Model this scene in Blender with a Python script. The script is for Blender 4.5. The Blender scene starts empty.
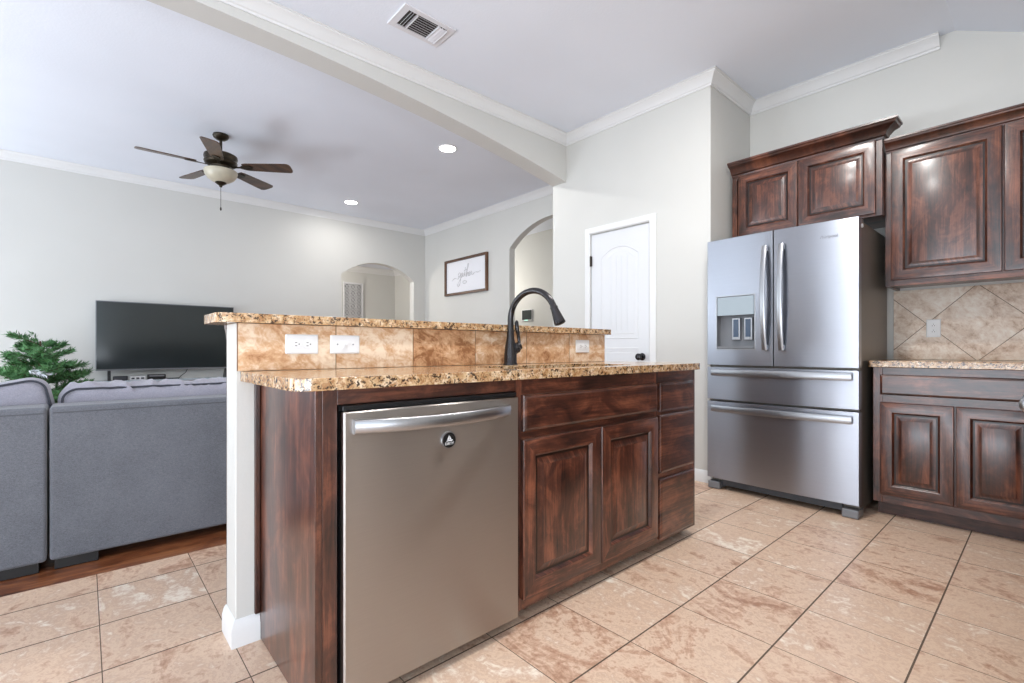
import bpy, bmesh, math, random
from mathutils import Vector, Matrix, noise
random.seed(7)
PI = math.pi
S = bpy.context.scene
COL = S.collection

# ------------------------------------------------------------------ camera
cam_d = bpy.data.cameras.new('camera')
cam = bpy.data.objects.new('camera', cam_d); COL.objects.link(cam)
cam_d.sensor_fit = 'HORIZONTAL'; cam_d.sensor_width = 36.0
cam_d.lens = 480.2 / 1024 * 36.0
cam_d.shift_y = (349.5 - 341.5) / 1024
cam_d.clip_start = 0.02
cam.location = (0, 0, 0.98)
cam.rotation_euler = (PI/2, 0, math.radians(48.32 - 90))
S.camera = cam

# ------------------------------------------------------------------ sky, daylight through the windows, fill lamps, exposure
W = bpy.data.worlds.new('sky'); S.world = W; W.use_nodes = True
bg = W.node_tree.nodes['Background']
bg.inputs['Color'].default_value = (0.80, 0.90, 1.0, 1); bg.inputs['Strength'].default_value = 1.0
S.view_settings.view_transform = 'Standard'; S.view_settings.look = 'None'
S.view_settings.gamma = 1; S.view_settings.use_curve_mapping = False
S.view_settings.exposure = 0.02

def area(name, loc, rot, sx, sy, power, color):
    d = bpy.data.lights.new(name, 'AREA'); d.shape = 'RECTANGLE'; d.size = sx; d.size_y = sy
    d.energy = power; d.color = color
    o = bpy.data.objects.new(name, d); COL.objects.link(o); o.location = loc; o.rotation_euler = rot
    return o
DAY = (0.84, 0.92, 1.0); FILL_COL = (0.82, 0.90, 1.0)
# daylight in the big left-hand glass doors; nook and upward ceiling fills are added
area('window_daylight_kitchen', (-3.12, -0.05, 1.35), (0, -PI/2, 0), 2.3, 4.3, 45, DAY)
area('window_daylight_living', (-3.12, 5.3, 1.35), (0, -PI/2, 0), 2.3, 3.6, 48, DAY)
area('window_daylight_nook', (-1.2, -2.62, 1.40), (PI/2, 0, 0), 3.2, 1.8, 16, DAY)  # added front fill for the island, behind the camera
area('patio_bounce_kitchen', (-3.06, 0.2, 0.45), (0, -PI/2-0.75, 0), 0.7, 4.6, 120, FILL_COL)  # this and the next two: unseen upward lamps added to brighten the ceiling
area('patio_bounce_living', (-3.06, 5.3, 0.45), (0, -PI/2-0.75, 0), 0.7, 3.6, 98, FILL_COL)
area('patio_bounce_nook', (-1.2, -2.56, 0.65), (PI/2+0.75, 0, 0), 3.2, 0.5, 75, FILL_COL)

# ------------------------------------------------------------------ node helpers
def new_mat(name):
    m = bpy.data.materials.new(name); m.use_nodes = True
    nt = m.node_tree; b = nt.nodes['Principled BSDF']
    return m, nt, b
def N(nt, t, **kw):
    n = nt.nodes.new(t)
    for k, v in kw.items():
        if k.startswith('i_'):
            key = k[2:]; key = int(key) if key.isdigit() else key.replace('_', ' ')
            n.inputs[key].default_value = v
        else: setattr(n, k, v)
    return n
def L(nt, a, b): nt.links.new(a, b)
def math_n(nt, op, a, b=None, c=None):
    n = nt.nodes.new('ShaderNodeMath'); n.operation = op
    for i, x in enumerate((a, b, c)):
        if x is None: continue
        if isinstance(x, (int, float)): n.inputs[i].default_value = x
        else: L(nt, x, n.inputs[i])
    return n.outputs[0]
def ramp(nt, fac, stops):
    r = nt.nodes.new('ShaderNodeValToRGB'); e = r.color_ramp.elements
    e[0].position, e[0].color = stops[0][0], (*stops[0][1], 1)
    e[1].position, e[1].color = stops[1][0], (*stops[1][1], 1)
    for p, c in stops[2:]:
        x = e.new(p); x.color = (*c, 1)
    L(nt, fac, r.inputs[0]); return r.outputs[0]
def mix(nt, fac, a, b, blend='MIX'):
    n = nt.nodes.new('ShaderNodeMix'); n.data_type = 'RGBA'; n.blend_type = blend
    for s, x in ((n.inputs[0], fac), (n.inputs[6], a), (n.inputs[7], b)):
        if isinstance(x, (int, float)): s.default_value = x
        elif isinstance(x, tuple): s.default_value = (*x, 1)
        else: L(nt, x, s)
    return n.outputs[2]
def bump(nt, b, h, strength, dist=0.01):
    n = nt.nodes.new('ShaderNodeBump'); n.inputs['Strength'].default_value = strength; n.inputs['Distance'].default_value = dist
    L(nt, h, n.inputs['Height']); L(nt, n.outputs[0], b.inputs['Normal'])
def srgb(r, g, b):
    f = lambda c: (c/255/12.92) if c/255 <= 0.04045 else ((c/255+0.055)/1.055)**2.4
    return (f(r), f(g), f(b))
def pos(nt): return N(nt, 'ShaderNodeNewGeometry').outputs['Position']
def noise_n(nt, vec, scale, detail=4, rough=0.5, dist=0.0):
    n = N(nt, 'ShaderNodeTexNoise'); n.inputs['Scale'].default_value = scale; n.inputs['Detail'].default_value = detail
    n.inputs['Roughness'].default_value = rough; n.inputs['Distortion'].default_value = dist
    if vec is not None: L(nt, vec, n.inputs['Vector'])
    return n
def mapping(nt, vec, scale=(1,1,1), rot=(0,0,0), loc=(0,0,0)):
    n = N(nt, 'ShaderNodeMapping'); n.inputs['Scale'].default_value = scale; n.inputs['Rotation'].default_value = rot
    n.inputs['Location'].default_value = loc; L(nt, vec, n.inputs['Vector']); return n.outputs[0]

def plain(name, col, rough=0.5, metal=0.0, var=0.04, scale=8, **kw):
    """a plain finish with a faint procedural mottling"""
    m, nt, b = new_mat(name)
    n = noise_n(nt, pos(nt), scale, 3)
    lo = tuple(max(0, c*(1-var)) for c in col); hi = tuple(min(1, c*(1+var)) for c in col)
    L(nt, ramp(nt, n.outputs[0], [(0.3, lo), (0.7, hi)]), b.inputs['Base Color'])
    b.inputs['Roughness'].default_value = rough; b.inputs['Metallic'].default_value = metal
    for k, v in kw.items(): b.inputs[k.replace('_', ' ')].default_value = v
    return m
def paint(name, col, rough=0.55, tex=0.12, scale=90):
    m, nt, b = new_mat(name)
    p = pos(nt); n = noise_n(nt, p, scale, 3); n2 = noise_n(nt, p, 1.2, 2)
    lo = tuple(c*0.975 for c in col); hi = tuple(min(1, c*1.02) for c in col)
    L(nt, ramp(nt, n2.outputs[0], [(0.3, lo), (0.7, hi)]), b.inputs['Base Color'])
    b.inputs['Roughness'].default_value = rough
    if tex: bump(nt, b, n.outputs[0], tex, 0.004)
    return m
def wood(name, dark, mid, light, rough=0.34, coat=0.6, blotch=1.0, knots=True):
    """stained knotty alder, grain along U of the UV map (metres)"""
    m, nt, b = new_mat(name)
    uv = N(nt, 'ShaderNodeUVMap').outputs[0]
    g = noise_n(nt, mapping(nt, uv, (1.7, 20, 1)), 1.0, 8, 0.68, 0.8)
    g2 = noise_n(nt, mapping(nt, uv, (5, 130, 1)), 1.0, 3, 0.6)
    bl = noise_n(nt, mapping(nt, uv, (5.0, 9, 1)), 1.0, 8, 0.68, 0.8)
    f = math_n(nt, 'MULTIPLY_ADD', g.outputs[0], 0.48, math_n(nt, 'MULTIPLY', bl.outputs[0], 0.52*blotch))
    f = math_n(nt, 'MULTIPLY_ADD', math_n(nt, 'SUBTRACT', g2.outputs[0], 0.5), 0.22, f)
    c = ramp(nt, f, [(0.38, dark), (0.50, mid), (0.64, light)])
    if knots:
        v = N(nt, 'ShaderNodeTexVoronoi'); v.inputs['Scale'].default_value = 1.0; v.inputs['Randomness'].default_value = 1.0
        L(nt, mapping(nt, uv, (2.6, 6.0, 1)), v.inputs['Vector'])
        sc_ = N(nt, 'ShaderNodeSeparateColor'); L(nt, v.outputs['Color'], sc_.inputs[0])
        k = ramp(nt, v.outputs['Distance'], [(0.03, (1, 1, 1)), (0.20, (0, 0, 0))])
        k = math_n(nt, 'MULTIPLY', k, math_n(nt, 'GREATER_THAN', sc_.outputs[0], 0.6))
        c = mix(nt, math_n(nt, 'MULTIPLY', k, 0.7), c, tuple(x*0.5 for x in dark))
    L(nt, c, b.inputs['Base Color'])
    b.inputs['Roughness'].default_value = rough
    b.inputs['Coat Weight'].default_value = coat; b.inputs['Coat Roughness'].default_value = 0.2
    bump(nt, b, g2.outputs[0], 0.08, 0.002)
    return m
def granite(name):
    m, nt, b = new_mat(name)
    p = pos(nt)
    big = noise_n(nt, p, 40, 4, 0.6, 0.4)
    base = ramp(nt, big.outputs[0], [(0.35, srgb(170, 130, 88)), (0.5, srgb(200, 166, 124)), (0.66, srgb(226, 204, 174))])
    w = noise_n(nt, p, 60, 2)
    warp = N(nt, 'ShaderNodeMix'); warp.data_type = 'VECTOR'; warp.inputs[0].default_value = 0.03
    L(nt, p, warp.inputs[4]); L(nt, w.outputs[1], warp.inputs[5])
    v = N(nt, 'ShaderNodeTexVoronoi'); v.inputs['Scale'].default_value = 150; L(nt, warp.outputs[1], v.inputs['Vector'])
    sep = N(nt, 'ShaderNodeSeparateColor'); L(nt, v.outputs['Color'], sep.inputs[0])
    clump = noise_n(nt, p, 62, 3, 0.6)
    sc = math_n(nt, 'ADD', math_n(nt, 'MULTIPLY', sep.outputs[0], 0.45), math_n(nt, 'MULTIPLY', clump.outputs[0], 1.0))
    dk = ramp(nt, sc, [(0.82, (0, 0, 0)), (0.90, (1, 1, 1))])
    br = ramp(nt, math_n(nt, 'ADD', math_n(nt, 'MULTIPLY', sep.outputs[1], 0.5), math_n(nt, 'MULTIPLY', clump.outputs[0], 0.8)), [(0.66, (0, 0, 0)), (0.74, (1, 1, 1))])
    c = mix(nt, math_n(nt, 'MULTIPLY', br, 0.6), base, srgb(150, 100, 62))
    c = mix(nt, math_n(nt, 'MULTIPLY', dk, 0.92), c, srgb(48, 36, 30))
    L(nt, c, b.inputs['Base Color'])
    b.inputs['Roughness'].default_value = 0.13
    b.inputs['Specular IOR Level'].default_value = 0.6
    return m
def tile(name, comps, origin, pitch, groutw, cols, grout, rot=0.0, vein=1.0, rough=0.28, vs=(8.5, 3.6), tone=0.09):
    """square stone tiles on the plane of two position components (comps), each tile with its own veining"""
    m, nt, b = new_mat(name)
    sp = N(nt, 'ShaderNodeSeparateXYZ'); L(nt, pos(nt), sp.inputs[0])
    a = math_n(nt, 'SUBTRACT', sp.outputs[comps[0]], origin[0]); c = math_n(nt, 'SUBTRACT', sp.outputs[comps[1]], origin[1])
    if rot:
        ca, sa = math.cos(rot), math.sin(rot)
        a2 = math_n(nt, 'ADD', math_n(nt, 'MULTIPLY', a, ca), math_n(nt, 'MULTIPLY', c, sa))
        c2 = math_n(nt, 'SUBTRACT', math_n(nt, 'MULTIPLY', c, ca), math_n(nt, 'MULTIPLY', a, sa)); a, c = a2, c2
    u = math_n(nt, 'DIVIDE', a, pitch[0]); v = math_n(nt, 'DIVIDE', c, pitch[1])
    fu, fv = math_n(nt, 'FLOOR', u), math_n(nt, 'FLOOR', v)
    def edge(x, p):
        fr = math_n(nt, 'FRACT', x)
        return math_n(nt, 'MULTIPLY', math_n(nt, 'MINIMUM', fr, math_n(nt, 'SUBTRACT', 1.0, fr)), p)
    e1 = edge(u, pitch[0]); e2 = edge(v, pitch[1])
    g1 = math_n(nt, 'LESS_THAN', e1, groutw[0]); g2 = math_n(nt, 'LESS_THAN', e2, groutw[1])
    g = math_n(nt, 'MAXIMUM', g1, g2)
    cell = N(nt, 'ShaderNodeCombineXYZ'); L(nt, fu, cell.inputs[0]); L(nt, fv, cell.inputs[1])
    wn = N(nt, 'ShaderNodeTexWhiteNoise'); wn.noise_dimensions = '2D'; L(nt, cell.outputs[0], wn.inputs['Vector'])
    rs = N(nt, 'ShaderNodeSeparateColor'); L(nt, wn.outputs['Color'], rs.inputs[0])
    # veining: per-tile offset, long axis of the vein turned by chance
    cv = N(nt, 'ShaderNodeCombineXYZ'); L(nt, a, cv.inputs[0]); L(nt, c, cv.inputs[1]); L(nt, math_n(nt, 'MULTIPLY', rs.outputs[1], 37.0), cv.inputs[2])
    vr = N(nt, 'ShaderNodeVectorRotate'); vr.rotation_type = 'Z_AXIS'
    L(nt, cv.outputs[0], vr.inputs['Vector'])
    L(nt, math_n(nt, 'MULTIPLY', math_n(nt, 'SUBTRACT', rs.outputs[2], 0.5), 0.9), vr.inputs['Angle'])
    n1 = noise_n(nt, mapping(nt, vr.outputs[0], (vs[0], vs[1], 1)), 1.0, 9, 0.70, 0.9)
    n2 = noise_n(nt, mapping(nt, vr.outputs[0], (30, 34, 1)), 1.0, 5, 0.7, 0.6)
    f = math_n(nt, 'ADD', math_n(nt, 'MULTIPLY', n1.outputs[0], 0.64*vein), math_n(nt, 'MULTIPLY', n2.outputs[0], 0.38))
    f = math_n(nt, 'ADD', f, math_n(nt, 'MULTIPLY', math_n(nt, 'SUBTRACT', rs.outputs[0], 0.5), tone))
    col = ramp(nt, f, cols)
    col = mix(nt, g, col, grout)
    L(nt, col, b.inputs['Base Color'])
    L(nt, math_n(nt, 'ADD', math_n(nt, 'MULTIPLY', n2.outputs[0], 0.12), math_n(nt, 'MULTIPLY', g, 0.5)), b.inputs['Roughness'])
    rr = math_n(nt, 'ADD', math_n(nt, 'MULTIPLY', n2.outputs[0], 0.14), rough)
    L(nt, math_n(nt, 'MAXIMUM', rr, math_n(nt, 'MULTIPLY', g, 0.85)), b.inputs['Roughness'])
    hgt = math_n(nt, 'SUBTRACT', math_n(nt, 'MULTIPLY', n2.outputs[0], 0.15), g)
    bump(nt, b, hgt, 0.25, 0.003)
    return m
def steel(name, col, rough, axis='Z', streak=0.03, metal=1.0):
    m, nt, b = new_mat(name)
    p = pos(nt)
    sc = (160, 160, 2.0) if axis == 'Z' else (8, 8, 700)
    n = noise_n(nt, mapping(nt, p, sc), 1.0, 4, 0.6)
    lo = tuple(c*(1-streak) for c in col); hi = tuple(min(1, c*(1+streak)) for c in col)
    L(nt, ramp(nt, n.outputs[0], [(0.3, lo), (0.7, hi)]), b.inputs['Base Color'])
    b.inputs['Metallic'].default_value = metal
    if axis == 'H':
        b.inputs['Anisotropic'].default_value = 0.9; b.inputs['Anisotropic Rotation'].default_value = 0.25
        tg = N(nt, 'ShaderNodeTangent'); tg.direction_type = 'RADIAL'; tg.axis = 'Z'; L(nt, tg.outputs[0], b.inputs['Tangent'])
    L(nt, math_n(nt, 'MULTIPLY_ADD', n.outputs[0], 0.10, rough-0.05), b.inputs['Roughness'])
    return m
def fabric(name, a, bcol):
    m, nt, b = new_mat(name)
    p = pos(nt)
    n = noise_n(nt, p, 420, 2, 0.7); n2 = noise_n(nt, p, 5, 3); wv = noise_n(nt, mapping(nt, p, (120, 120, 500)), 1.0, 2)
    f = math_n(nt, 'ADD', math_n(nt, 'MULTIPLY', n.outputs[0], 0.5), math_n(nt, 'MULTIPLY', wv.outputs[0], 0.3))
    f = math_n(nt, 'ADD', f, math_n(nt, 'MULTIPLY', n2.outputs[0], 0.2))
    L(nt, ramp(nt, f, [(0.38, a), (0.62, bcol)]), b.inputs['Base Color'])
    b.inputs['Roughness'].default_value = 0.9; b.inputs['Sheen Weight'].default_value = 0.3
    bump(nt, b, n.outputs[0], 0.35, 0.002)
    return m
def emissive(name, col, s):
    m, nt, b = new_mat(name)
    b.inputs['Base Color'].default_value = (*col, 1)
    b.inputs['Emission Color'].default_value = (*col, 1); b.inputs['Emission Strength'].default_value = s
    return m

M = {}
M['wall'] = paint('wall_paint', srgb(211, 210, 205))
M['ceiling'] = paint('ceiling_paint', srgb(236, 241, 250), 0.7, 0.25, 60)
M['trim'] = paint('white_gloss_trim', srgb(230, 230, 229), 0.3, 0)
M['door'] = paint('white_door_paint', srgb(224, 225, 227), 0.35, 0)
M['floor'] = tile('travertine_floor_tile', (0, 1), (1.700, 0.286), (0.332, 0.327), (0.0014, 0.0028),
    [(0.37, srgb(172, 131, 106)), (0.46, srgb(206, 171, 146)), (0.51, srgb(225, 198, 173)), (0.56, srgb(208, 175, 150)), (0.66, srgb(242, 228, 210))], srgb(98, 80, 66))
M['woodfloor'] = wood('wood_floor', srgb(70, 36, 20), srgb(122, 70, 42), srgb(168, 110, 70), 0.3, 0.3)
M['bartile'] = tile('warm_backsplash_tile', (0, 2), (0.376, 0.9), (0.327, 0.327), (0.0016, 0.0016),
    [(0.39, srgb(146, 98, 62)), (0.47, srgb(192, 146, 106)), (0.53, srgb(208, 168, 130)), (0.63, srgb(234, 212, 186))], srgb(118, 88, 62), vs=(10, 12), tone=0.12)
M['walltile'] = tile('diagonal_backsplash_tile', (1, 2), (0.541, 1.147), (0.338, 0.338), (0.0018, 0.0018),
    [(0.38, srgb(170, 138, 112)), (0.46, srgb(208, 184, 162)), (0.53, srgb(224, 206, 188)), (0.64, srgb(240, 230, 216))], srgb(112, 92, 78), rot=PI/4, vs=(7, 9), tone=0.12)
WD = (srgb(30, 15, 11), srgb(76, 40, 28), srgb(134, 80, 57))
M['wood'] = wood('stained_alder', *WD)
M['glaze'] = plain('dark_glaze', srgb(30, 15, 10), 0.3, var=0.2)  # groove glaze, also carries painted bevel shade
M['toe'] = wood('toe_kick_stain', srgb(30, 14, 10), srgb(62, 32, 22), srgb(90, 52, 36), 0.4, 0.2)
M['granite'] = granite('speckled_granite')
M['steel'] = steel('brushed_steel', srgb(164, 167, 175), 0.30, 'H')
M['steel_dw'] = steel('brushed_steel_warm', srgb(178, 173, 169), 0.34, 'H')
M['handle'] = steel('satin_handle_steel', srgb(168, 169, 172), 0.30, 'Z', 0.03)
M['fridgeside'] = plain('grey_appliance_side', srgb(118, 112, 104), 0.35, 0.3)
M['darkgrey'] = plain('dark_grey_plastic', srgb(62, 66, 72), 0.45)
M['midgrey'] = plain('mid_grey_plastic', srgb(122, 124, 128), 0.4)
M['black'] = plain('black_plastic', srgb(20, 20, 21), 0.35)
M['gloss'] = plain('glossy_dark_glass', srgb(36, 44, 46), 0.06, var=0.02)
M['mirror'] = plain('silver_display_glass', srgb(128, 132, 134), 0.06, 0.9, 0.02)
M['pad'] = plain('dark_blue_pad', srgb(58, 74, 96), 0.2)
M['screen'] = plain('tv_screen', srgb(42, 49, 50), 0.12, var=0.02)
M['bronze'] = plain('oil_rubbed_bronze', srgb(62, 60, 61), 0.2, 0.8, 0.1)
M['fanmetal'] = plain('aged_bronze', srgb(56, 48, 36), 0.34, 0.6, 0.15)
M['fanblade'] = wood('fan_blade_wood', srgb(44, 28, 18), srgb(74, 50, 34), srgb(100, 70, 48), 0.35, 0.2, knots=False)
M['bowl'] = plain('alabaster_glass', srgb(206, 198, 176), 0.3, var=0.08, scale=14, Transmission_Weight=0.15)
M['white'] = plain('white_plastic', srgb(228, 228, 228), 0.3, var=0.01)
M['slot'] = plain('dark_slot', srgb(50, 46, 44), 0.5)
M['fabric'] = fabric('grey_sofa_fabric', srgb(80, 83, 90), srgb(112, 114, 121))
M['cushion'] = fabric('grey_cushion_fabric', srgb(132, 130, 141), srgb(160, 158, 168))
M['seam'] = plain('sofa_seam', srgb(84, 86, 92), 0.9)
M['piping'] = plain('dark_piping', srgb(56, 58, 66), 0.8)
M['canvas'] = plain('white_canvas', srgb(236, 236, 240), 0.8, var=0.01)
M['letter'] = plain('grey_lettering', srgb(186, 184, 186), 0.7)
M['frame'] = wood('walnut_frame', srgb(54, 32, 20), srgb(88, 56, 36), srgb(112, 76, 50), 0.5, 0.1, knots=False)
M['needle'] = plain('fir_needles', srgb(80, 128, 76), 0.6, var=0.5, scale=30)
M['bark'] = plain('fir_bark', srgb(84, 64, 48), 0.85, var=0.25, scale=40)
M['snow'] = plain('frosted_needles', srgb(226, 230, 236), 0.7)
M['standtop'] = plain('frosted_glass_top', srgb(182, 194, 202), 0.12, 0.0)
M['vent'] = plain('vent_white_metal', srgb(226, 226, 230), 0.4, var=0.01)
M['ventdark'] = plain('duct_dark', srgb(58, 52, 48), 0.8)
M['led'] = emissive('recessed_lamp', (1.0, 0.97, 0.92), 14.0)
M['ledglow'] = emissive('thermostat_glow', (0.45, 0.9, 0.75), 1.2)
M['decor'] = plain('whitewashed_fretwork', srgb(228, 228, 230), 0.7, var=0.05)
M['decorback'] = plain('fretwork_back', srgb(52, 54, 60), 0.8)
M['brass'] = plain('hinge_bronze', srgb(66, 58, 52), 0.35, 0.7)

# ------------------------------------------------------------------ mesh builder
class B:
    def __init__(s):
        s.bm = bmesh.new(); s.uv = s.bm.loops.layers.uv.new('UVMap'); s.k = 0
    def _uv(s, faces, gdir, mi):
        g = Vector(gdir).normalized()
        oth = [a for a in (Vector((1,0,0)), Vector((0,1,0)), Vector((0,0,1))) if abs(a.dot(g)) < 0.7]
        du, dv = random.uniform(0, 20), random.uniform(0, 20)
        for f in faces:
            f.material_index = mi
            f.normal_update()
            for lp in f.loops:
                co = lp.vert.co
                lp[s.uv].uv = (co.dot(g)+du, sum(co.dot(o) for o in oth)+dv)
    def poly(s, pts, mi=0, g=(0,0,1)):
        f = s.bm.faces.new([s.bm.verts.new(p) for p in pts]); s._uv([f], g, mi); return f
    def fbox(s, fr, u0, u1, v0, v1, n0, n1, g=1, mi=0):
        o, U, V, Nn = fr
        P = lambda a, b, c: o + U*a + V*b + Nn*c
        vs = [s.bm.verts.new(P(a, b, c)) for c in (n0, n1) for b in (v0, v1) for a in (u0, u1)]
        idx = [(0,2,3,1), (4,5,7,6), (0,1,5,4), (2,6,7,3), (0,4,6,2), (1,3,7,5)]
        fs = [s.bm.faces.new([vs[i] for i in q]) for q in idx]
        s._uv(fs, (U, V, Nn)[g], mi); return s
    def box(s, x0, x1, y0, y1, z0, z1, g=2, mi=0):
        fr = (Vector((0,0,0)), Vector((1,0,0)), Vector((0,1,0)), Vector((0,0,1)))
        return s.fbox(fr, x0, x1, y0, y1, z0, z1, g, mi)
    def prism(s, fr, pts, n0, n1, g=0, mi=0):
        """2-D outline (u,v) extruded along n"""
        o, U, V, Nn = fr
        a = [s.bm.verts.new(o+U*p[0]+V*p[1]+Nn*n0) for p in pts]; b = [s.bm.verts.new(o+U*p[0]+V*p[1]+Nn*n1) for p in pts]
        k = len(pts)
        fs = [s.bm.faces.new(a[::-1]), s.bm.faces.new(b)]
        fs += [s.bm.faces.new((a[i], a[(i+1) % k], b[(i+1) % k], b[i])) for i in range(k)]
        s._uv(fs, (U, V, Nn)[g], mi); return s
    def loft(s, rings, closed=True, cap=True, g=(0,0,1), mi=0, loop=False):
        vr = [[s.bm.verts.new(p) for p in r] for r in rings]; fs = []
        k = len(rings[0]); pairs = list(zip(vr[:-1], vr[1:])) + ([(vr[-1], vr[0])] if loop else [])
        for a, b in pairs:
            for i in range(k if closed else k-1):
                j = (i+1) % k; fs.append(s.bm.faces.new((a[i], a[j], b[j], b[i])))
        if cap and not loop:
            fs.append(s.bm.faces.new(vr[0][::-1])); fs.append(s.bm.faces.new(vr[-1]))
        s._uv(fs, g, mi); return s
    def lathe(s, c, prof, axis=(0,0,1), seg=32, mi=0, cap=True):
        """profile of (radius, height) along axis from c"""
        ax = Vector(axis).normalized(); q = ax.to_track_quat('Z', 'X'); c = Vector(c)
        X = q @ Vector((1,0,0)); Y = q @ Vector((0,1,0))
        rings = [[c + ax*h + (X*math.cos(2*PI*i/seg) + Y*math.sin(2*PI*i/seg))*max(r, 1e-4) for i in range(seg)] for r, h in prof]
        return s.loft(rings, True, cap, ax, mi)
    def tube(s, pts, rad, seg=10, mi=0, closed=False, flat=None):
        pts = [Vector(p) for p in pts]; n = len(pts); rings = []
        rad = rad if isinstance(rad, (list, tuple)) else [rad]*n
        ref = None
        for i, p in enumerate(pts):
            if closed: t = pts[(i+1) % n] - pts[i-1]
            else: t = pts[min(i+1, n-1)] - pts[max(i-1, 0)]
            t.normalize()
            if ref is None:
                ref = Vector((0,0,1)) if abs(t.z) < 0.9 else Vector((1,0,0))
            x = (ref - t*ref.dot(t)).normalized(); y = t.cross(x); ref = x
            f = flat or 1.0
            rings.append([p + (x*math.cos(2*PI*k/seg) + y*math.sin(2*PI*k/seg)*f)*rad[i] for k in range(seg)])
        return s.loft(rings, True, not closed, (1,0,0), mi, loop=closed)
    def sweep(s, path, prof, mi=0, up=Vector((0,0,1)), closed=False, g=(1,0,0)):
        """profile (out, up) swept along a level path, mitred; out = right-hand side of travel"""
        path = [Vector(p) for p in path]; n = len(path); rings = []
        for i, p in enumerate(path):
            if closed: d0 = (p - path[i-1]).normalized(); d1 = (path[(i+1) % n] - p).normalized()
            else:
                d1 = (path[min(i+1, n-1)] - path[max(i, 0)]) if i < n-1 else (p - path[i-1])
                d0 = (p - path[i-1]) if i > 0 else d1
                d0 = d0.normalized(); d1 = d1.normalized()
            r0 = d0.cross(up); r1 = d1.cross(up); m = (r0 + r1); m = m / max(1e-6, m.dot(r0)) if m.length > 1e-6 else r0
            rings.append([p + m*a + up*b for a, b in prof])
        return s.loft(rings, True, not closed, g, mi, loop=closed)

BASE = {}
def finish(name, b, mats, parent=None, bevel=0.0, seg=2, smooth=True, ang=38, weld=False):
    bm = b.bm if isinstance(b, B) else b
    if weld: bmesh.ops.remove_doubles(bm, verts=bm.verts, dist=1e-5)
    bmesh.ops.recalc_face_normals(bm, faces=bm.faces)
    off = BASE.get(parent.name, Vector((0,0,0))) if parent else Vector((0,0,0))
    if off.length: bmesh.ops.translate(bm, verts=bm.verts, vec=-off)
    if smooth:
        for f in bm.faces: f.smooth = True
        for e in bm.edges:
            e.smooth = len(e.link_faces) == 2 and e.calc_face_angle(0) < math.radians(ang)
    me = bpy.data.meshes.new(name); bm.to_mesh(me); bm.free()
    for m in (mats if isinstance(mats, (list, tuple)) else [mats]): me.materials.append(m)
    o = bpy.data.objects.new(name, me); COL.objects.link(o)
    if bevel:
        md = o.modifiers.new('bevel', 'BEVEL'); md.width = bevel; md.segments = seg; md.limit_method = 'ANGLE'
        md.angle_limit = math.radians(40); md.harden_normals = True
    if parent:
        o.parent = parent; BASE[o.name] = off
    else: BASE[o.name] = Vector((0,0,0))
    return o
def tag(o, label, cat, group=None):
    o['label'] = label; o['category'] = cat
    if group: o['group'] = group
    return o
def thing(name, label, cat, loc, group=None):
    o = bpy.data.objects.new(name, None); o.empty_display_size = 0.05; COL.objects.link(o); o.location = loc
    BASE[o.name] = Vector(loc); return tag(o, label, cat, group)
def struct(name, b, m, parent=None, **kw):
    o = finish(name, b, m, parent, **kw)
    if not parent: o['kind'] = 'structure'
    return o
def dup(root, delta, label, group=None):
    r = root.copy(); COL.objects.link(r); r.location = root.location + Vector(delta)
    r['label'] = label
    if group: r['group'] = group
    for ch in list(root.children):
        c = ch.copy(); COL.objects.link(c); c.parent = r
        for gch in ch.children:
            d = gch.copy(); COL.objects.link(d); d.parent = c
    return r
def FR(o, u, v, n): return (Vector(o), Vector(u), Vector(v), Vector(n))
XYZ = FR((0,0,0), (1,0,0), (0,1,0), (0,0,1))
def rrect(x0, x1, y0, y1, r, seg=6, corners=(1,1,1,1)):
    """rounded rectangle outline, corners from (x0,y0) counter-clockwise"""
    pts = []
    for k, (cx, cy, a0) in enumerate(((x0, y0, PI), (x1, y0, 1.5*PI), (x1, y1, 0), (x0, y1, PI/2))):
        sx = 1 if cx == x0 else -1; sy = 1 if cy == y0 else -1
        rr = r*corners[k]
        if rr <= 0: pts.append((cx, cy)); continue
        ox, oy = cx + sx*rr, cy + sy*rr
        for i in range(seg+1):
            a = a0 + PI/2*i/seg; pts.append((ox + rr*math.cos(a), oy + rr*math.sin(a)))
    return pts

# ================================================================== THE SETTING
H = 3.0            # ceiling
XP, XB, XL = 3.425, 4.117, 4.337       # pantry wall, fridge wall, living room side wall
YN, YH0, YH1, YF = 1.66, 3.07, 3.244, 7.10
b = B(); b.box(-3.0, 4.22, -2.5, 2.765, -0.06, 0.0); struct('floor', b, M['floor'])
b = B(); b.box(-3.0, 5.8, 2.765, 9.1, -0.06, 0.0, 0); struct('floor.001', b, M['woodfloor'])
# ceiling: level over the kitchen and living room, sloping down over the breakfast side
b = B()
fr = FR((0,0,0), (0,1,0), (0,0,1), (1,0,0))
b.prism(fr, [(-2.5, 2.44), (-0.66, 2.44), (0.406, H), (YF, H), (YF, H+0.1), (0.39, H+0.1), (-0.7, 2.54), (-2.5, 2.54)], -3.0, XL+0.1)
struct('ceiling', b, M['ceiling'], smooth=False)
b = B(); b.box(XL+0.1, 5.7, YH1, YF, 2.95, 3.0); struct('ceiling.001', b, M['ceiling'])
b = B(); b.box(2.2, 4.67, YF+0.13, 8.8, 2.56, 2.66); struct('ceiling.002', b, M['ceiling'])

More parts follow.
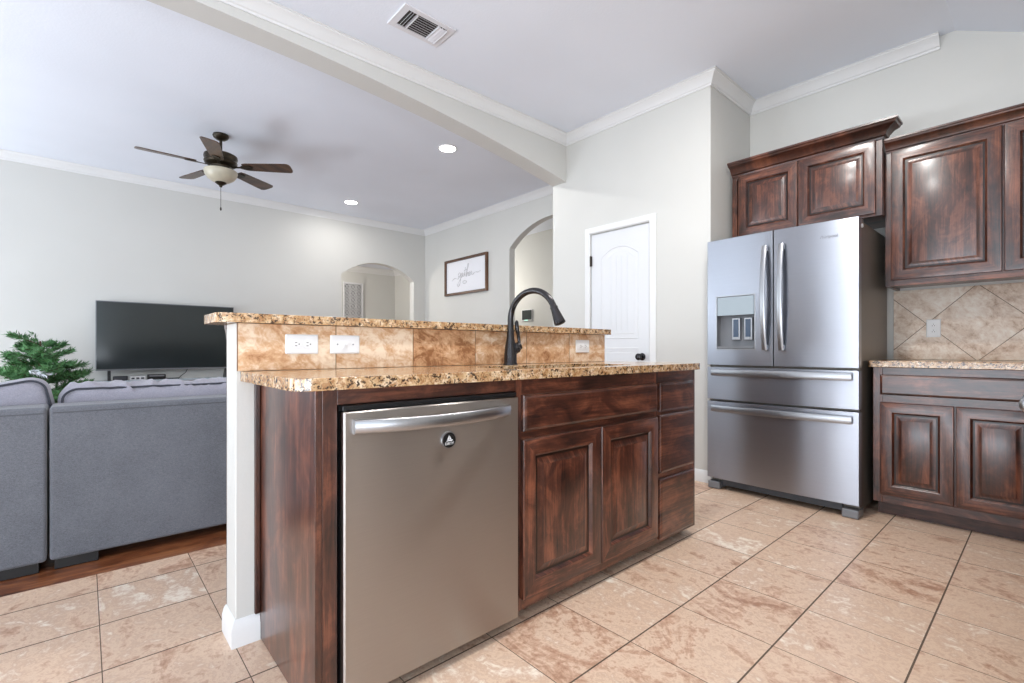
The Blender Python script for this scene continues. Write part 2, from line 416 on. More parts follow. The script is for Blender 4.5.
def wall_with_holes(name, fr, u0, u1, v0, v1, holes, n0, n1, mat):
    """wall of boxes round rectangular holes (one row)"""
    b = B(); holes = sorted(holes); cur = u0
    for (a0, a1, b0, b1) in holes:
        b.fbox(fr, cur, a0, v0, v1, n0, n1)
        if b0 > v0: b.fbox(fr, a0, a1, v0, b0, n0, n1)
        b.fbox(fr, a0, a1, b1, v1, n0, n1); cur = a1
    b.fbox(fr, cur, u1, v0, v1, n0, n1)
    return struct(name, b, mat, smooth=False)
LW = FR((-3.0,0,0), (0,1,0), (0,0,1), (-1,0,0))
wall_with_holes('wall_left', LW, -2.5, YF, 0, H, [(-2.1, 2.2, 0.08, 2.5), (3.5, 7.1, 0.08, 2.5)], 0, 0.1, M['wall'])
NW = FR((0,-2.5,0), (1,0,0), (0,0,1), (0,-1,0))
wall_with_holes('wall_nook', NW, -3.0, 0.6, 0, 2.44, [(-2.8, 0.4, 0.4, 2.3)], 0, 0.1, M['wall'])
b = B(); b.box(0.6, 0.7, -2.5, -0.78, 0, 2.44); struct('wall_jog', b, M['wall'])
b = B(); b.box(0.6, XB, -0.78, -0.68, 0, 2.44); struct('wall_near', b, M['wall'])
b = B(); b.box(XB, XB+0.1, -0.78, YN, 0, H-0.001); struct('wall_right', b, M['wall'])
def window(k, fr, a0, a1, b0, b1):
    o = B()
    for (p, q, r, t) in ((a0, a0+0.05, b0, b1), (a1-0.05, a1, b0, b1), (a0+0.05, a1-0.05, b0, b0+0.05), (a0+0.05, a1-0.05, b1-0.05, b1)):
        o.fbox(fr, p, q, r, t, 0.03, 0.07)
    w = struct('window_%d' % k, o, M['trim'])
    mid = (a0+a1)/2; m = B(); m.fbox(fr, mid-0.03, mid+0.03, b0+0.05, b1-0.05, 0.035, 0.065); finish('mullion', m, M['trim'], w)
    s_ = B(); s_.fbox(fr, a0-0.03, a1+0.03, b0-0.03, b0-0.001, -0.03, 0.0); finish('window_sill', s_, M['trim'], w)
window(1, LW, -2.1, 2.2, 0.08, 2.5); window(2, LW, 3.5, 7.1, 0.08, 2.5); window(3, NW, -2.8, 0.4, 0.4, 2.3)  # third window is an unseen opening added for the front fill

# pantry block: front wall with the door opening, return beside the fridge, rear return
DY0, DY1, DZ = 2.164, 2.776, 2.016
b = B()
b.box(XP, XP+0.11, YN, DY0, 0, H-0.001); b.box(XP, XP+0.11, DY1, YH1, 0, H-0.001); b.box(XP, XP+0.11, DY0, DY1, DZ, H-0.001)
b.box(XP+0.11, XB+0.1, YN, YN+0.1, 0, H-0.001); b.box(XP+0.11, 5.7, YH1-0.1, YH1, 0, H-0.001)
struct('wall_pantry', b, M['wall'], weld=False, smooth=False)
# header between kitchen and living room, a long shallow arch
FY = FR((0,0,0), (1,0,0), (0,0,1), (0,1,0))
def hz(x): return 2.862 - 0.0286*(x-0.25)**2
pts = [(-2.999, H-0.001)] + [(-2.999+(XP+2.999)*i/48, hz(-2.999+(XP+2.999)*i/48)) for i in range(49)] + [(XP-0.0005, H-0.001)]
b = B(); b.prism(FY, pts, YH0, YH1); struct('wall_header', b, M['wall'], ang=30)
# walls with arched openings
def arch_wall(name, fr, u0, u1, h, a0, a1, zs, zp, n0, n1, back=None):
    c = (a0+a1)/2; hw = (a1-a0)/2; R = (hw*hw+(zp-zs)**2)/(2*(zp-zs)); th = math.asin(min(1, hw/R))
    arc = [(c + R*math.sin(-th + 2*th*i/28), zp - R + R*math.cos(-th + 2*th*i/28)) for i in range(29)]
    b = B(); b.prism(fr, [(u0, 0), (a0, 0)] + arc + [(a1, 0), (u1, 0), (u1, h), (u0, h)], n0, n1)
    return struct(name, b, M['wall'], ang=30)
arch_wall('wall_far', FY, -3.0, 4.67, H-0.001, 2.881, 4.12, 2.112, 2.349, YF, YF+0.13)
FX = FR((0,0,0), (0,1,0), (0,0,1), (1,0,0))
arch_wall('wall_living', FX, YH1, YF-0.001, H-0.001, 3.34, 4.925, 2.362, 2.652, XL, XL+0.1)
b = B(); b.box(5.7, 5.8, YH1, YF+0.1, 0, 3.0); struct('wall_hall', b, M['wall'])
b = B(); b.box(2.1, 4.78, 8.8, 8.9, 0, 2.7); struct('wall_hall.001', b, M['wall'])
b = B(); b.box(4.67, 4.78, YF+0.001, 8.8, 0, 2.7); struct('wall_hall.002', b, M['wall'])
b = B(); b.box(2.1, 2.2, YF+0.13, 8.8, 0, 2.7); struct('wall_hall.003', b, M['wall'])

# crown moulding
CR = [(0, -0.105), (0.010, -0.105), (0.012, -0.088), (0.022, -0.082), (0.030, -0.068), (0.048, -0.040), (0.066, -0.024), (0.074, -0.018), (0.076, -0.008), (0.088, -0.006), (0.088, 0.0), (0, 0)]
def crown(name, path, k=1.0):
    b = B(); b.sweep(path, [(a*k, c*k) for a, c in CR]); return struct(name, b, M['trim'], ang=25)
z = H-0.0015; e = 0.0005
crown('trim_1', [(-2.99, YH0-e, z), (XP-e, YH0-e, z), (XP-e, YN-e, z), (XB-e, YN-e, z), (XB-e, 0.477, z)], 0.82)
crown('trim_2', [(-2.99, YF-e, z), (XL-e, YF-e, z), (XL-e, YH1+e, z)], 0.82)
crown('trim_3', [(2.21, 8.8-e, 2.558), (4.67-e, 8.8-e, 2.558), (4.67-e, YF+0.14, 2.558)])
# baseboards
BBP = [(0, 0), (0.014, 0), (0.014, 0.058), (0.011, 0.066), (0.009, 0.076), (0.004, 0.085), (0, 0.088)]
def baseb(name, path, parent=None):
    b = B(); b.sweep(path, BBP); return struct(name, b, M['trim'], ang=25)
baseb('baseboard_pantry', [(XP-e, DY0-0.062, 0.0005), (XP-e, YN-e, 0.0005), (XB-0.02, YN-e, 0.0005)])
baseb('baseboard_pantry.001', [(XP-e, YH1-0.01, 0.0005), (XP-e, DY1+0.062, 0.0005)])
baseb('baseboard_far', [(-2.98, YF-e, 0.0005), (2.912, YF-e, 0.0005)])

# pantry door with arched raised panel
PD = FR((XP, 2.770, 0), (0,-1,0), (0,0,1), (-1,0,0))      # u to the right, n into the kitchen
dw, dh = 0.60, 2.006
b = B(); b.fbox(PD, 0, dw, 0.008, dh+0.006, -0.040, -0.0055)
door = struct('door_1', b, M['door'])
def arch_panel(u0, u1, v0, v1, rise, inset=0.0):
    n = 18; c = (u0+u1)/2
    top = []
    for i in range(n+1):
        t = i/n; u = u1 + (u0-u1)*t; top.append((u, v1 - rise + rise*(1 - ((u-c)/((u1-u0)/2))**2)))
    return [(u0, v0), (u1, v0)] + top
def ring_panel(b, fr, loops, n_levels, mi=0, cap=True):
    o, U, V, Nn = fr
    rings = [[o+U*p[0]+V*p[1]+Nn*nl for p in lp] for lp, nl in zip(loops, n_levels)]
    b.loft(rings, True, False, V, mi)
    if cap: b.poly(rings[-1], mi, V)
def inset_arch(u0, u1, v0, v1, rise, d): return arch_panel(u0+d, u1-d, v0+d, v1-d, rise)
b = B()
P = (0.105, 0.495, 1.072, 1.872, 0.075)
for d0 in (0,):
    ring_panel(b, PD, [inset_arch(*P, 0.0), inset_arch(*P, 0.006), inset_arch(*P, 0.02), inset_arch(*P, 0.045)], [-0.0054, -0.0015, -0.0145, -0.0035])
# bead lines on the panel
for k in range(1, 5):
    u = 0.16 + (0.44-0.16)*k/5; b.fbox(PD, u-0.0022, u+0.0022, 1.14, 1.785, -0.0034, -0.0008)
finish('upper_panel', b, M['door'], door, ang=20)
b = B(); P2 = (0.105, 0.495, 0.20, 0.995, 0.0)
ring_panel(b, PD, [inset_arch(*P2, 0.0), inset_arch(*P2, 0.006), inset_arch(*P2, 0.02), inset_arch(*P2, 0.045)], [-0.0054, -0.0015, -0.0145, -0.0035])
finish('lower_panel', b, M['door'], door, ang=20)
b = B(); kn = PD[0] + PD[1]*0.531 + PD[2]*0.920 + PD[3]*(-0.0055)
b.lathe(kn, [(0.030, 0), (0.031, 0.004), (0.026, 0.009), (0.011, 0.012), (0.010, 0.032), (0.018, 0.038), (0.027, 0.048), (0.029, 0.058), (0.024, 0.068), (0.010, 0.073)], PD[3], 28)
finish('door_knob', b, M['bronze'], door)
for zz in (1.775, 1.02, 0.24):
    b = B(); hp = Vector((XP-0.006, 2.7735, zz-0.045)); b.lathe(hp, [(0.007, 0), (0.007, 0.09), (0.004, 0.094)], (0,0,1), 12)
    b.box(XP-0.005, XP-0.0005, 2.7735-0.016, 2.7735+0.016, zz-0.045, zz+0.045); finish('hinge', b, M['brass'], door)
# casing
b = B(); CP = [(0, 0), (0.006, 0.018), (0.02, 0.02), (0.045, 0.014), (0.06, 0.010), (0.06, 0)]
def casing(b, fr, u0, u1, v1):
    # mitred three-sided casing
    o, U, V, Nn = fr
    prof = [(0.0, 0.0005), (0.0, 0.012), (0.010, 0.019), (0.022, 0.018), (0.048, 0.012), (0.058, 0.010), (0.060, 0.0005)]
    corners = [((u0, 0), (-1, 0)), ((u0, v1), (-1, 1)), ((u1, v1), (1, 1)), ((u1, 0), (1, 0))]
    rings = [[o + U*(c[0]+d[0]*a) + V*(c[1]+d[1]*a) + Nn*n for a, n in prof] for c, d in corners]
    b.loft(rings, True, True, V)
b = B(); casing(b, PD, -0.006, dw+0.006, DZ+0.002); struct('trim_4', b, M['trim'], ang=25)

# ================================================================== CABINET PARTS
def raised_door(fr, w, h, parent, name='cabinet_door', stile=0.058, t=0.020, panel=True):
    """frame of stiles and rails with eased edge; raised centre panel as sub-part; fr origin = lower left on the face frame"""
    o, U, V, Nn = fr
    b = B()
    def rc(i, n): return [o+U*p[0]+V*p[1]+Nn*n for p in ((i, i), (w-i, i), (w-i, h-i), (i, h-i))]
    rings = [[b.bm.verts.new(p) for p in rc(i, n)] for i, n in ((0.0, 0.001), (0.0, t-0.005), (0.0025, t-0.001), (0.006, t), (stile, t))]
    for ra, rb in zip(rings[:-1], rings[1:]):
        for i in range(4):
            b._uv([b.bm.faces.new((ra[i], ra[(i+1) % 4], rb[(i+1) % 4], rb[i]))], U if i % 2 == 0 else V, 0)
    b._uv([b.bm.faces.new(rings[0][::-1])], V, 0)
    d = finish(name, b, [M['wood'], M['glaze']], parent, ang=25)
    b = B()
    def rect(i): return [(stile+i, stile+i), (w-stile-i, stile+i), (w-stile-i, h-stile-i), (stile+i, h-stile-i)]
    loops = [rect(0.0), rect(0.004), rect(0.010)]
    ring_panel(b, fr, loops, [t-0.0005, t-0.004, t-0.012], 0, cap=False)
    ring_panel(b, fr, [rect(0.010), rect(0.019)], [t-0.012, t-0.012], 1, cap=False)  # dark glaze band, widened to paint in the bevel's shade
    ring_panel(b, fr, [rect(0.019), rect(0.042), rect(0.045)], [t-0.012, t-0.004, t-0.003], 0)
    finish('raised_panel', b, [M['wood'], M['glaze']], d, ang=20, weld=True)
    return d
def slab(fr, w, h, parent, name, t=0.020, g=0):
    b = B(); o, U, V, Nn = fr
    loops = [[(0, 0), (w, 0), (w, h), (0, h)], [(0, 0), (w, 0), (w, h), (0, h)], [(0.004, 0.004), (w-0.004, 0.004), (w-0.004, h-0.004), (0.004, h-0.004)], [(0.012, 0.012), (w-0.012, 0.012), (w-0.012, h-0.012), (0.012, h-0.012)]]
    rings = [[o+U*p[0]+V*p[1]+Nn*nl for p in lp] for lp, nl in zip(loops, (0.001, t-0.007, t-0.003, t))]
    b.loft(rings, True, True, U if g == 0 else V)
    return finish(name, b, M['wood'], parent, ang=15)

# ------------------------------------------------------------------ island, half wall with bar
YI, YW0, YW1 = 1.265, 1.790, 1.922        # face frame, half wall faces
XI0, XI1 = 0.445, 2.430
b = B(); b.box(0.372, 2.332, YW0, YW1, 0, 1.068); struct('wall_bar', b, M['wall'], bevel=0.004)
baseb('baseboard_bar', [(0.372-e, YW1+e, 0.0005), (0.372-e, YW0-e, 0.0005), (XI0-0.001, YW0-e, 0.0005)])
t = thing('bar_back_panel', 'stained wood panelling on the sofa side of the bar half wall', 'panel', (1.35, YW1+0.008, 0))
b = B(); b.box(0.374, 2.32, YW1+0.001, YW1+0.013, 0.001, 1.05); finish('panel_board', b, M['wood'], t)
b = B(); b.sweep([(2.32, YW1+0.0135, 1.066), (0.374, YW1+0.0135, 1.066)][::-1], [(0, -0.05), (-0.006, -0.05), (-0.012, -0.03), (-0.03, -0.012), (-0.036, 0), (0, 0)]); finish('cove_moulding', b, M['wood'], t)
b = B(); b.box(0.3755, 2.330, YW0-0.0095, YW0-0.0005, 0.9085, 1.0675)
tag(finish('tile_backsplash', b, M['bartile'], bevel=0.0015), 'row of warm tan stone tiles between the island counter and the raised bar', 'backsplash')

FI = lambda x, zz: FR((x, YI, zz), (1,0,0), (0,0,1), (0,-1,0))
# end panel and frame round the dishwasher
t = thing('dishwasher_surround', 'reddish stained end panel and frame at the left end of the island beside the dishwasher', 'cabinet', (XI0, 1.5, 0))
b = B(); b.box(XI0, XI0+0.018, YI, YW0-0.002, 0.002, 0.8725, 2); finish('side_panel', b, M['wood'], t, bevel=0.0015)
b = B(); b.box(XI0+0.0185, 0.503, YI, YI+0.02, 0.002, 0.8725, 2); finish('stile', b, M['wood'], t, bevel=0.0015)
b = B(); b.box(0.5035, 1.1395, YI, YI+0.02, 0.832, 0.8725, 0); finish('top_rail', b, M['wood'], t, bevel=0.0015)
b = B(); b.box(0.427, XI0-0.0005, YW0-0.016, YW0-0.001, 0.09, 0.8725, 2); finish('scribe_moulding', b, M['toe'], t, bevel=0.004)
# sink base
t = thing('sink_base_cabinet', 'dark stained island sink cabinet with two raised panel doors under a false front', 'cabinet', (1.6, 1.5, 0))
def carcass(b, x0, x1, y0, y1, z0, z1):
    b.box(x0, x0+0.016, y0+0.02, y1, z0, z1, 2); b.box(x1-0.016, x1, y0+0.02, y1, z0, z1, 2); b.box(x0+0.016, x1-0.016, y0+0.02, y1-0.01, z0, z0+0.016, 0); b.box(x0+0.016, x1-0.016, y1-0.01, y1, z0, z1, 2)
b = B(); carcass(b, 1.140, 2.053, YI, YW0-0.002, 0.045, 0.8725)
finish('carcass', b, M['wood'], t)
b = B(); b.box(1.140, 1.172, YI, YI+0.02, 0.045, 0.8725, 2); b.box(2.040, 2.053, YI, YI+0.02, 0.045, 0.8725, 2)
b.box(1.172, 2.040, YI, YI+0.02, 0.812, 0.8725, 0); b.box(1.172, 2.040, YI, YI+0.02, 0.655, 0.690, 0); b.box(1.172, 2.040, YI, YI+0.02, 0.045, 0.092, 0); b.box(1.59, 1.635, YI, YI+0.02, 0.092, 0.655, 2)
finish('face_frame', b, M['wood'], t)
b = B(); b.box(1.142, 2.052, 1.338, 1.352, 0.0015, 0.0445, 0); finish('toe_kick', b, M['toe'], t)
slab(FI(1.168, 0.686), 0.872, 0.131, t, 'false_front')
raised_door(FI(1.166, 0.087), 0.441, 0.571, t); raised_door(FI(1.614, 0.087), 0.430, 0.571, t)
# drawer base
t = thing('drawer_base_cabinet', 'narrow three drawer stack at the right end of the island', 'cabinet', (2.24, 1.5, 0))
b = B(); carcass(b, 2.0535, XI1, YI, YW0-0.002, 0.045, 0.8725); finish('carcass', b, M['wood'], t)
b = B(); b.box(2.0535, 2.072, YI, YI+0.02, 0.045, 0.8725, 2); b.box(2.400, XI1, YI, YI+0.02, 0.045, 0.8725, 2)
for z0, z1 in ((0.045, 0.075), (0.345, 0.395), (0.655, 0.690), (0.810, 0.8725)): b.box(2.072, 2.400, YI, YI+0.02, z0, z1, 0)
finish('face_frame', b, M['wood'], t)
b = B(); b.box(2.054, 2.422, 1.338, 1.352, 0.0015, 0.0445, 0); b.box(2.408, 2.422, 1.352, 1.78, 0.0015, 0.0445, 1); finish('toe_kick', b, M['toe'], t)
for z0, z1 in ((0.679, 0.819), (0.383, 0.663), (0.064, 0.354)): slab(FI(2.066, z0), 0.323, z1-z0, t, 'drawer_front')

# dishwasher
t = thing('dishwasher', 'stainless steel dishwasher with a bowed bar handle in the island front', 'dishwasher', (0.82, 1.5, 0))
b = B()
o = FI(0.509, 0.045); w, h = 0.622, 0.769
loops = [[(0, 0), (w, 0), (w, h), (0, h)], [(0, 0), (w, 0), (w, h), (0, h)], [(0.004, 0.003), (w-0.004, 0.003), (w-0.004, h-0.003), (0.004, h-0.003)]]
b.loft([[o[0]+o[1]*p[0]+o[2]*p[1]+o[3]*n for p in lp] for lp, n in zip(loops, (0.001, 0.026, 0.030))], True, True, (0,0,1))
finish('door', b, M['steel_dw'], t, ang=20)
b = B(); b.box(0.509, 1.131, YI+0.005, 1.75, 0.046, 0.8305); finish('tub_housing', b, M['black'], t)
b = B(); b.box(0.510, 1.130, YI-0.020, YI+0.004, 0.8165, 0.8300); finish('control_strip', b, M['black'], t, bevel=0.002)
b = B(); b.box(0.512, 1.128, 1.335, 1.349, 0.0015, 0.0445); finish('toe_panel', b, M['black'], t)
b = B(); rings = []
n = 20
for i in range(n+1):
    s_ = i/n; x = 0.533 + 0.548*s_; bow = 0.006 + 0.052*(1-abs(2*s_-1)**2.2)
    y = YI-0.030-bow; hh = 0.0195; dd = 0.010
    ring = []
    for k in range(12):
        a = 2*PI*k/12
        ring.append(Vector((x, y + dd*math.copysign(abs(math.cos(a))**0.6, math.cos(a)), 0.774 + hh*math.copysign(abs(math.sin(a))**0.6, math.sin(a)))))
    rings.append(ring)
b.loft(rings, True, True, (1,0,0))
for x in (0.550, 1.064): b.box(x-0.010, x+0.010, YI-0.040, YI-0.0305, 0.764, 0.784)
finish('handle', b, M['handle'], t, ang=50)
# badge magnet on its door
t = thing('round_magnet', 'small round black and silver magnet with a white boat and word on the dishwasher door', 'magnet', (0.836, YI-0.031, 0.674))
b = B(); c = Vector((0.836, YI-0.0305, 0.702)); b.lathe(c, [(0.0265, 0), (0.0275, 0.003), (0.0265, 0.0055), (0.0235, 0.006)], (0,-1,0), 36); finish('rim', b, M['handle'], t)
b = B(); b.lathe(c, [(0.0232, 0.0062), (0.0232, 0.0066)], (0,-1,0), 36); finish('face', b, M['black'], t)
FM = FR((0.836, YI-0.0305-0.0068, 0.702), (1,0,0), (0,0,1), (0,-1,0))
b = B()
b.prism(FM, [(-0.012, -0.003), (0.010, -0.003), (0.013, 0.001), (0.004, 0.0015), (-0.009, -0.0005)], 0, 0.0004)
b.prism(FM, [(-0.008, 0.001), (-0.001, 0.002), (-0.001, 0.016)], 0, 0.0004); b.prism(FM, [(0.0005, 0.002), (0.007, 0.003), (0.0005, 0.014)], 0, 0.0004)
finish('boat_emblem', b, M['decor'], t)
def text_mesh(name, body, size, fr, mat, parent, extrude=0.0004, align='CENTER'):
    cu = bpy.data.curves.new(name, 'FONT'); cu.body = body; cu.size = size; cu.extrude = extrude; cu.align_x = align; cu.align_y = 'CENTER'; cu.resolution_u = 3
    tmp = bpy.data.objects.new(name, cu); COL.objects.link(tmp)
    dg = bpy.context.evaluated_depsgraph_get(); me = bpy.data.meshes.new_from_object(tmp.evaluated_get(dg))
    bpy.data.objects.remove(tmp)
    bm = bmesh.new(); bm.from_mesh(me); bpy.data.meshes.remove(me)
    o, U, V, Nn = fr
    for v in bm.verts: v.co = o + U*v.co.x + V*v.co.y + Nn*(v.co.z+extrude)
    bm.loops.layers.uv.verify()
    return finish(name, bm, mat, parent, smooth=False)
text_mesh('lettering', 'DIRTY', 0.0115, FR((0.836, FM[0].y, 0.702-0.0105), (1,0,0), (0,0,1), (0,-1,0)), M['white'], t)

# counters
def stone_top(name, label, outer, hole, z0, z1, bev=0.009):
    bm = bmesh.new(); bm.loops.layers.uv.new('UVMap')
    def loop(pts, zz):
        vs = [bm.verts.new((p[0], p[1], zz)) for p in pts]
        return vs, [bm.edges.new((vs[i], vs[(i+1) % len(vs)])) for i in range(len(vs))]
    L1 = {}
    for zz in (z0, z1):
        vo, eo = loop(outer, zz); es = list(eo); vi = None
        if hole: vi, ei = loop(hole, zz); es += ei
        bmesh.ops.triangle_fill(bm, use_beauty=True, use_dissolve=False, edges=es)
        L1[zz] = (vo, vi)
    for j in range(2 if hole else 1):
        a, c = L1[z0][j], L1[z1][j]; k = len(a)
        for i in range(k): bm.faces.new((a[i], a[(i+1) % k], c[(i+1) % k], c[i]))
    o = finish(name, bm, M['granite'], bevel=bev, seg=4)
    return tag(o, label, 'countertop')
SX0, SX1, SY0, SY1 = 1.20, 1.96, 1.315, 1.615
stone_top('granite_countertop', 'lower speckled granite counter with the sink cut-out on the island', rrect(0.386, 2.458, 1.232, 1.789, 0.045, 6, (1,1,1,0)), rrect(SX0, SX1, SY0, SY1, 0.05)[::-1], 0.8745, 0.9075)
stone_top('granite_bar_top', 'narrow raised speckled granite bar top behind the faucet', rrect(0.312, 2.384, 1.752, 2.010, 0.045, 6), None, 1.0685, 1.0995)
# sink
t = thing('kitchen_sink', 'stainless undermount sink set below the granite of the island counter', 'sink', ((SX0+SX1)/2, (SY0+SY1)/2, 0.70))
b = B(); rings = []
for ins, zz in ((-0.015, 0.8725), (0.0, 0.8725), (0.004, 0.86), (0.012, 0.72), (0.03, 0.705), (0.12, 0.70)):
    rings.append([Vector((p[0], p[1], zz)) for p in rrect(SX0+ins, SX1-ins, SY0+ins, SY1-ins, 0.05 if ins < 0.05 else 0.02)])
b.loft(rings, True, False); b.poly(rings[-1]); finish('basin', b, M['handle'], t)
b = B(); b.lathe(((SX0+SX1)/2, (SY0+SY1)/2, 0.7005), [(0.045, 0), (0.045, 0.003), (0.03, 0.004), (0.02, 0.001)], (0,0,1), 24); finish('drain', b, M['handle'], t)
# faucet
fx, fy, fz = 1.495, 1.690, 0.9078
t = thing('kitchen_faucet', 'dark bronze gooseneck pull-down faucet standing at the back of the island sink', 'faucet', (fx, fy, fz))
b = B(); b.lathe((fx, fy, fz), [(0.034, 0), (0.034, 0.006), (0.031, 0.010), (0.030, 0.05), (0.025, 0.09), (0.0185, 0.125), (0.0155, 0.16), (0.0150, 0.19)], (0,0,1), 28); finish('body', b, M['bronze'], t)
b = B(); pts = [Vector((fx, fy, fz+0.185))]
cy, cz, ry, rz = fy-0.138, fz+0.212, 0.138, 0.124
for i in range(25):
    a_ = math.radians(160)*i/24; pts.append(Vector((fx + 0.012*i/24, cy + ry*math.cos(a_), cz + rz*math.sin(a_))))
b.tube(pts, 0.0140, 16); finish('spout', b, M['bronze'], t)
end = pts[-1]; dirn = (pts[-1]-pts[-2]).normalized()
b = B(); b.lathe(end - dirn*0.002, [(0.0160, 0), (0.0175, 0.004), (0.0160, 0.010), (0.0185, 0.03), (0.0245, 0.072), (0.0250, 0.080), (0.018, 0.081)], dirn, 22); finish('spray_head', b, M['bronze'], t)
b = B(); hd = Vector((0.80, -0.15, 0.55)).normalized(); b.lathe(Vector((fx, fy, fz+0.058)), [(0.024, 0.0), (0.024, 0.030), (0.0255, 0.034), (0.0255, 0.042), (0.022, 0.046), (0.020, 0.060), (0.012, 0.066)], hd, 22); finish('handle_hub', b, M['bronze'], t)
b = B(); p0 = Vector((fx, fy, fz+0.058)) + hd*0.056
b.tube([p0, p0+Vector((0.002, 0, 0.02)), p0+Vector((-0.004, 0, 0.05)), p0+Vector((-0.012, 0, 0.085)), p0+Vector((-0.014, 0, 0.112)), p0+Vector((-0.012, 0, 0.120))], [0.008, 0.0075, 0.008, 0.0105, 0.009, 0.004], 12); finish('lever', b, M['bronze'], t)

# outlets on the bar tile
def outlet_plate(name, label, cat, fr, w, h, kind, group=None, vertical=False):
    """fr origin = plate centre on the wall"""
    t = thing(name, label, cat, fr[0], group)
    b = B(); o, U, V, Nn = fr
    loops = [rrect(-w/2, w/2, -h/2, h/2, 0.003, 3), rrect(-w/2, w/2, -h/2, h/2, 0.003, 3), rrect(-w/2+0.004, w/2-0.004, -h/2+0.004, h/2-0.004, 0.003, 3)]
    rings = [[o+U*p[0]+V*p[1]+Nn*n for p in lp] for lp, n in zip(loops, (0.0006, 0.003, 0.006))]
    b.loft(rings, True, True); finish('cover_plate', b, M['white'], t, ang=20)
    ax, up = (V, U) if vertical else (U, V)
    if kind == 'duplex':
        for s_ in (-1, 1):
            c = o + ax*(0.0195*s_) + Nn*0.0062
            b = B(); fr2 = (c, ax, up, Nn)
            ol = [(0.0165*math.cos(2*PI*i/24)*0.95, max(-0.0145, min(0.0145, 0.0165*math.sin(2*PI*i/24)))) for i in range(24)]
            b.prism(fr2, ol, 0, 0.0022); r = finish('receptacle', b, M['white'], t, ang=25)
            b = B()
            for q in (-0.0055, 0.0055): b.fbox(fr2, -0.006, 0.001, q-0.0011, q+0.0011, 0.0023, 0.0026)
            b.lathe(c + ax*0.0075 + Nn*0.0023, [(0.0022, 0), (0.0022, 0.0003)], Nn, 10); finish('slots', b, M['slot'], r)
    elif kind == 'toggle':
        b = B(); b.fbox((o, ax, up, Nn), -0.005, 0.005, -0.011, 0.011, 0.0062, 0.0075); b.fbox((o, ax, up, Nn), -0.004, 0.010, -0.0035, 0.0035, 0.0076, 0.015); finish('toggle_switch', b, M['white'], t)
        for s_ in (-0.030, 0.030):
            b = B(); b.lathe(o+ax*s_+Nn*0.0062, [(0.003, 0), (0.0025, 0.001)], Nn, 10); finish('screw', b, M['midgrey'], t)
    return t
YT = YW0-0.0095
FO = lambda x, zz: FR((x, YT, zz), (1,0,0), (0,0,1), (0,-1,0))
outlet_plate('wall_outlet', 'white duplex outlet laid sideways at the left end of the bar tile', 'outlet', FO(0.580, 0.999), 0.113, 0.069, 'duplex')
outlet_plate('light_switch', 'white toggle switch plate laid sideways, right of the leftmost outlet on the bar tile', 'switch', FO(0.737, 0.999), 0.113, 0.069, 'toggle')
outlet_plate('wall_outlet', 'white duplex outlet at the right end of the bar tile, past the faucet', 'outlet', FO(2.122, 0.998), 0.117, 0.072, 'duplex')

# ================================================================== FRIDGE SIDE
t = thing('refrigerator', 'stainless french door refrigerator with two bottom drawers against the wall', 'refrigerator', (3.7, 1.175, 0))
FY0, FY1, FS = 0.732, 1.630, 1.187      # right, left, split of the doors
FXF = 3.300
def bulge(y): return 0.014*(1-((y-1.175)/0.443)**2)
b = B(); b.box(3.372, 4.06, FY0+0.008, FY1-0.008, 0.035, 1.735); finish('body', b, M['fridgeside'], t, bevel=0.004)
def fdoor(name, y0, y1, z0, z1, holes=None):
    """curved steel front between y0 (right) and y1 (left); optional rectangular recess"""
    b = B(); n = 16
    ys = [y0 + (y1-y0)*i/n for i in range(n+1)]; zs = [z0, z1]
    if holes:
        ys = sorted(set([round(v, 5) for v in ys if not (holes[0]-0.012 < v < holes[1]+0.012)] + [holes[0], holes[1]] + [holes[0]+(holes[1]-holes[0])*i/5 for i in range(1, 5)]))
        zs = [z0, holes[2], holes[3], z1]
    F = lambda y, zz: Vector((FXF + 0.014 - bulge(y), y, zz))
    R = lambda y, zz: Vector((3.368, y, zz))
    grid = {}
    for i, y in enumerate(ys):
        for j, zz in enumerate(zs): grid[(i, j)] = b.bm.verts.new(F(y, zz))
    fs = []
    for i in range(len(ys)-1):
        for j in range(len(zs)-1):
            if holes and ys[i] >= holes[0]-1e-6 and ys[i+1] <= holes[1]+1e-6 and j == 1: continue
            fs.append(b.bm.faces.new((grid[i, j], grid[i+1, j], grid[i+1, j+1], grid[i, j+1])))
    back = {(i, j): b.bm.verts.new(R(ys[i], zs[j])) for i in range(len(ys)) for j in range(len(zs))}
    m_, k_ = len(ys)-1, len(zs)-1
    for i in range(m_):
        fs.append(b.bm.faces.new((grid[i, 0], back[i, 0], back[i+1, 0], grid[i+1, 0]))); fs.append(b.bm.faces.new((grid[i, k_], grid[i+1, k_], back[i+1, k_], back[i, k_])))
        for j in range(k_): fs.append(b.bm.faces.new((back[i, j], back[i, j+1], back[i+1, j+1], back[i+1, j])))
    for j in range(k_):
        fs.append(b.bm.faces.new((grid[0, j], grid[0, j+1], back[0, j+1], back[0, j]))); fs.append(b.bm.faces.new((grid[m_, j], back[m_, j], back[m_, j+1], grid[m_, j+1])))
    if holes:  # recess walls and floor, dark plastic
        q = [i for i, y in enumerate(ys) if holes[0]-1e-6 <= y <= holes[1]+1e-6]
        D = lambda y, zz: Vector((3.355, y, zz))
        rim = [grid[i, 1] for i in q] + [grid[i, 2] for i in q[::-1]]
        inn = [b.bm.verts.new(D(v.co.y, v.co.z)) for v in rim]; r_ = []
        for i in range(len(rim)):
            r_.append(b.bm.faces.new((rim[i], rim[(i+1) % len(rim)], inn[(i+1) % len(rim)], inn[i])))
        r_.append(b.bm.faces.new(inn)); b._uv(r_, (0,0,1), 1)
    b._uv(fs, (0,0,1), 0)
    return finish(name, b, [M['steel'], M['midgrey']], t, bevel=0.003, ang=35)
HO = (1.302, 1.553, 0.985, 1.343)
